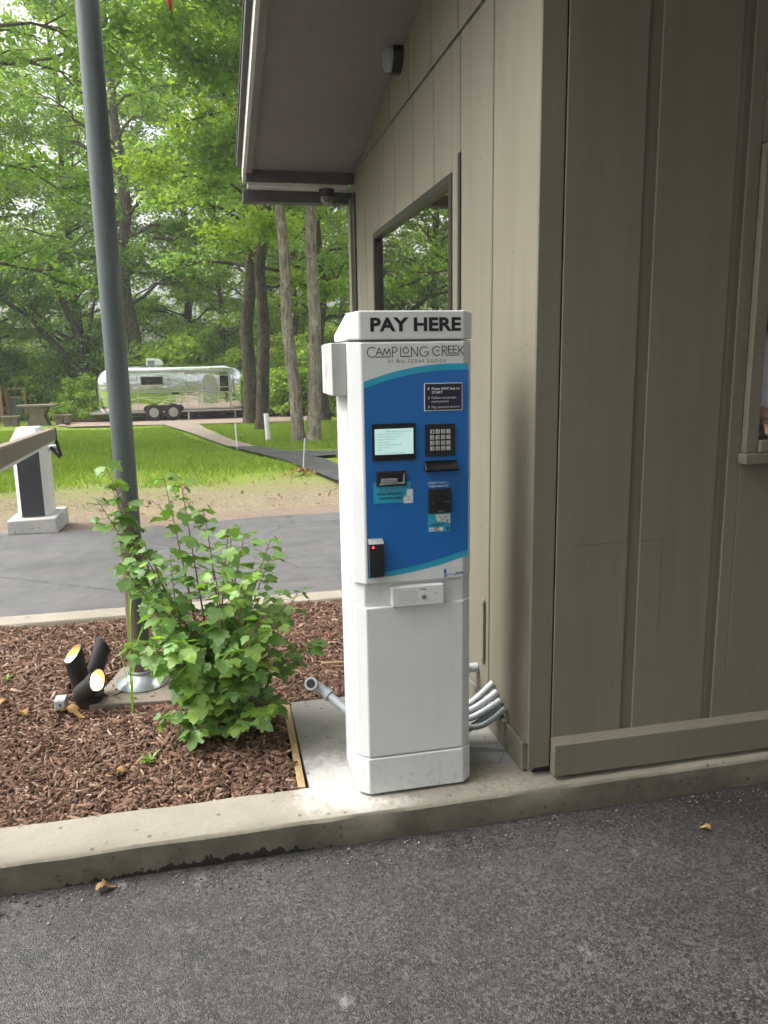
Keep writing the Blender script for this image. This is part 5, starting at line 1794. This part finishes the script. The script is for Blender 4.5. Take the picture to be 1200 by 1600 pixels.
bk_ = ['mid green bush', 'low bright green bush', 'tall bright green bush']
for i, (k, x, y, s_) in enumerate(bs):
    o = bp_[k] if i < 3 else copy_tree(bp_[k])
    o.location = place(x, y)
    o.scale = (s_, s_, s_)
    o.rotation_euler = (0, 0, 0 if i < 3 else i * 1.7)
    o['label'] = bk_[k] + ' ' + bw[i]
# the wood beyond, one mass
rng = np.random.default_rng(77)
nc = 1700
C = np.stack([rng.uniform(-48, 34, nc), rng.uniform(68, 76, nc), rng.random(nc) ** 1.25 * 20 + gz(70)], 1)
o = np_mesh('distant_woods', leaf_quads(C, rng.uniform(.9, 1.7, nc), 60, .42, rng), 4, 'bright_leaf')
tag(o, 'continuous green mass of the distant wood', 'woods', kind='stuff')

# ------------------------------------------------------------------ person at the counter window
PE = thing('person', (2.28, 2.80, .116), 'person in a lavender grey shirt resting a hand on the counter window sill', 'person')
def skin_mesh(name, joints, edges, mat, parent, sub=2, root=0):
    me = bpy.data.meshes.new(name)
    off = Vector(parent.location)
    me.from_pydata([tuple(Vector(j[:3]) - off) for j in joints], edges, [])
    o = bpy.data.objects.new(name, me)
    COL.objects.link(o)
    o.parent = parent
    me.materials.append(M[mat])
    md = o.modifiers.new('skin', 'SKIN')
    for i, j in enumerate(joints):
        sv = me.skin_vertices[0].data[i]
        sv.radius = (j[3], j[4] if len(j) > 4 else j[3])
        sv.use_root = (i == root)
    md.use_smooth_shade = True
    sb_ = o.modifiers.new('sub', 'SUBSURF')
    sb_.levels = sub
    sb_.render_levels = sub
    return o
J = [(2.30, 2.82, .98, .15, .12), (2.30, 2.82, 1.15, .145, .115), (2.30, 2.81, 1.38, .165, .12), (2.30, 2.80, 1.54, .10, .09), (2.30, 2.79, 1.62, .055), (2.30, 2.77, 1.69, .06, .07), (2.30, 2.765, 1.78, .085, .10), (2.30, 2.77, 1.86, .06, .07),
     (2.08, 2.72, 1.60, .072), (2.02, 2.66, 1.47, .060), (2.005, 2.60, 1.365, .050), (1.965, 2.52, 1.345, .038), (1.945, 2.485, 1.337, .031),
     (2.46, 2.80, 1.51, .07), (2.54, 2.80, 1.34, .055), (2.57, 2.78, 1.18, .045), (2.56, 2.68, 1.04, .035), (2.56, 2.63, 1.0, .03),
     (2.22, 2.83, .88, .095), (2.21, 2.83, .55, .07), (2.21, 2.84, .20, .045), (2.21, 2.74, .15, .035), (2.38, 2.83, .88, .095), (2.39, 2.83, .55, .07), (2.39, 2.84, .20, .045), (2.39, 2.74, .15, .035)]
E_ = [(0, 1), (1, 2), (2, 3), (3, 4), (4, 5), (5, 6), (6, 7), (3, 8), (8, 9), (9, 10), (10, 11), (11, 12), (3, 13), (13, 14), (14, 15), (15, 16), (16, 17), (0, 18), (18, 19), (19, 20), (20, 21), (0, 22), (22, 23), (23, 24), (24, 25)]
skin_mesh('body', J, E_, 'skin', PE)
SJ = [(2.30, 2.82, .96, .168, .135), (2.30, 2.82, 1.15, .160, .128), (2.30, 2.81, 1.38, .180, .132), (2.30, 2.80, 1.55, .10, .095),
      (2.075, 2.72, 1.605, .085), (2.012, 2.655, 1.475, .074), (1.997, 2.60, 1.375, .062), (1.972, 2.545, 1.352, .048), (2.46, 2.80, 1.51, .08), (2.54, 2.80, 1.34, .066), (2.57, 2.78, 1.18, .056), (2.56, 2.70, 1.06, .046)]
skin_mesh('shirt', SJ, [(0, 1), (1, 2), (2, 3), (3, 4), (4, 5), (5, 6), (6, 7), (3, 8), (8, 9), (9, 10), (10, 11)], 'shirt', PE)
TJ = [(2.30, 2.82, .95, .16, .13), (2.22, 2.83, .86, .105), (2.21, 2.83, .55, .082), (2.21, 2.84, .20, .065), (2.38, 2.83, .86, .105), (2.39, 2.83, .55, .082), (2.39, 2.84, .20, .065)]
skin_mesh('trousers', TJ, [(0, 1), (1, 2), (2, 3), (0, 4), (4, 5), (5, 6)], 'trouser', PE)
# hand resting on the board, fingers curled over its front edge
HJ = [(1.945, 2.485, 1.337, .026), (1.930, 2.455, 1.335, .036, .022), (1.915, 2.425, 1.334, .038, .020)]
HE = [(0, 1), (1, 2)]
fx = [1.884, 1.904, 1.925, 1.946]
for k, xx in enumerate(fx):
    i0 = len(HJ)
    ln_ = (.030, .036, .034, .028)[k]
    HJ += [(xx, 2.405, 1.337, .0105), (xx - .004, 2.405 - ln_ * .8, 1.331, .0095), (xx - .006, 2.405 - ln_ * 1.15, 1.312, .0085), (xx - .006, 2.405 - ln_ * 1.1, 1.298, .0075)]
    HE += [(2, i0), (i0, i0 + 1), (i0 + 1, i0 + 2), (i0 + 2, i0 + 3)]
i0 = len(HJ)
HJ += [(1.895, 2.455, 1.325, .012), (1.878, 2.430, 1.312, .0105), (1.872, 2.405, 1.300, .009)]
HE += [(1, i0), (i0, i0 + 1), (i0 + 1, i0 + 2)]
skin_mesh('hand', HJ, HE, 'skin', PE)
# face and hair
hb = MB()
hv = []
for i in range(9):
    for j in range(16):
        th, ph = R(8 + i * 11), 2 * math.pi * j / 16
        cutz = .10 * math.cos(th)
        hv.append((2.30 + .088 * math.sin(th) * math.cos(ph), 2.785 + .105 * math.sin(th) * math.sin(ph) + (.02 if math.sin(ph) > -.3 else .035), 1.805 + .105 * math.cos(th)))
hb.add(hv, [(i * 16 + j, i * 16 + (j + 1) % 16, (i + 1) * 16 + (j + 1) % 16, (i + 1) * 16 + j) for i in range(8) for j in range(16)])
hb.build('hair', 'hair', PE, smooth=True)
skin_mesh('nose', [(2.30, 2.690, 1.80, .010), (2.30, 2.672, 1.775, .013), (2.30, 2.68, 1.765, .012)], [(0, 1), (1, 2)], 'skin', PE, 1)
for s_ in (-1, 1):
    MB().lathe([(.002, -.011), (.009, -.006), (.011, 0), (.009, .006), (.002, .011)], (2.30 + s_ * .032, 2.688, 1.803), 10).build('eye', 'print_white', PE, smooth=True)
    skin_mesh('ear', [(2.30 + s_ * .088, 2.775, 1.765, .010), (2.30 + s_ * .094, 2.782, 1.80, .012)], [(0, 1)], 'skin', PE, 1)
MB().box(2.275, 2.325, 2.683, 2.69, 1.738, 1.744).build('mouth', 'print_red', PE)

# ------------------------------------------------------------------ wet air between the camera and the woods
hz = MB().box(-60, 45, -40, 100, -4.0, 34).build('haze', 'powder_white')
hm = bpy.data.materials.new('haze_air')
hm.use_nodes = True
hm.node_tree.nodes.clear()
ho = hm.node_tree.nodes.new('ShaderNodeOutputMaterial')
hv_ = hm.node_tree.nodes.new('ShaderNodeVolumePrincipled')
hv_.inputs['Color'].default_value = (.92, .95, .97, 1)
hv_.inputs['Density'].default_value = .0013
hm.node_tree.links.new(hv_.outputs[0], ho.inputs['Volume'])
hz.data.materials.clear()
hz.data.materials.append(hm)
tag(hz, 'thin rainy haze in the air over the lawn', 'haze', kind='stuff')
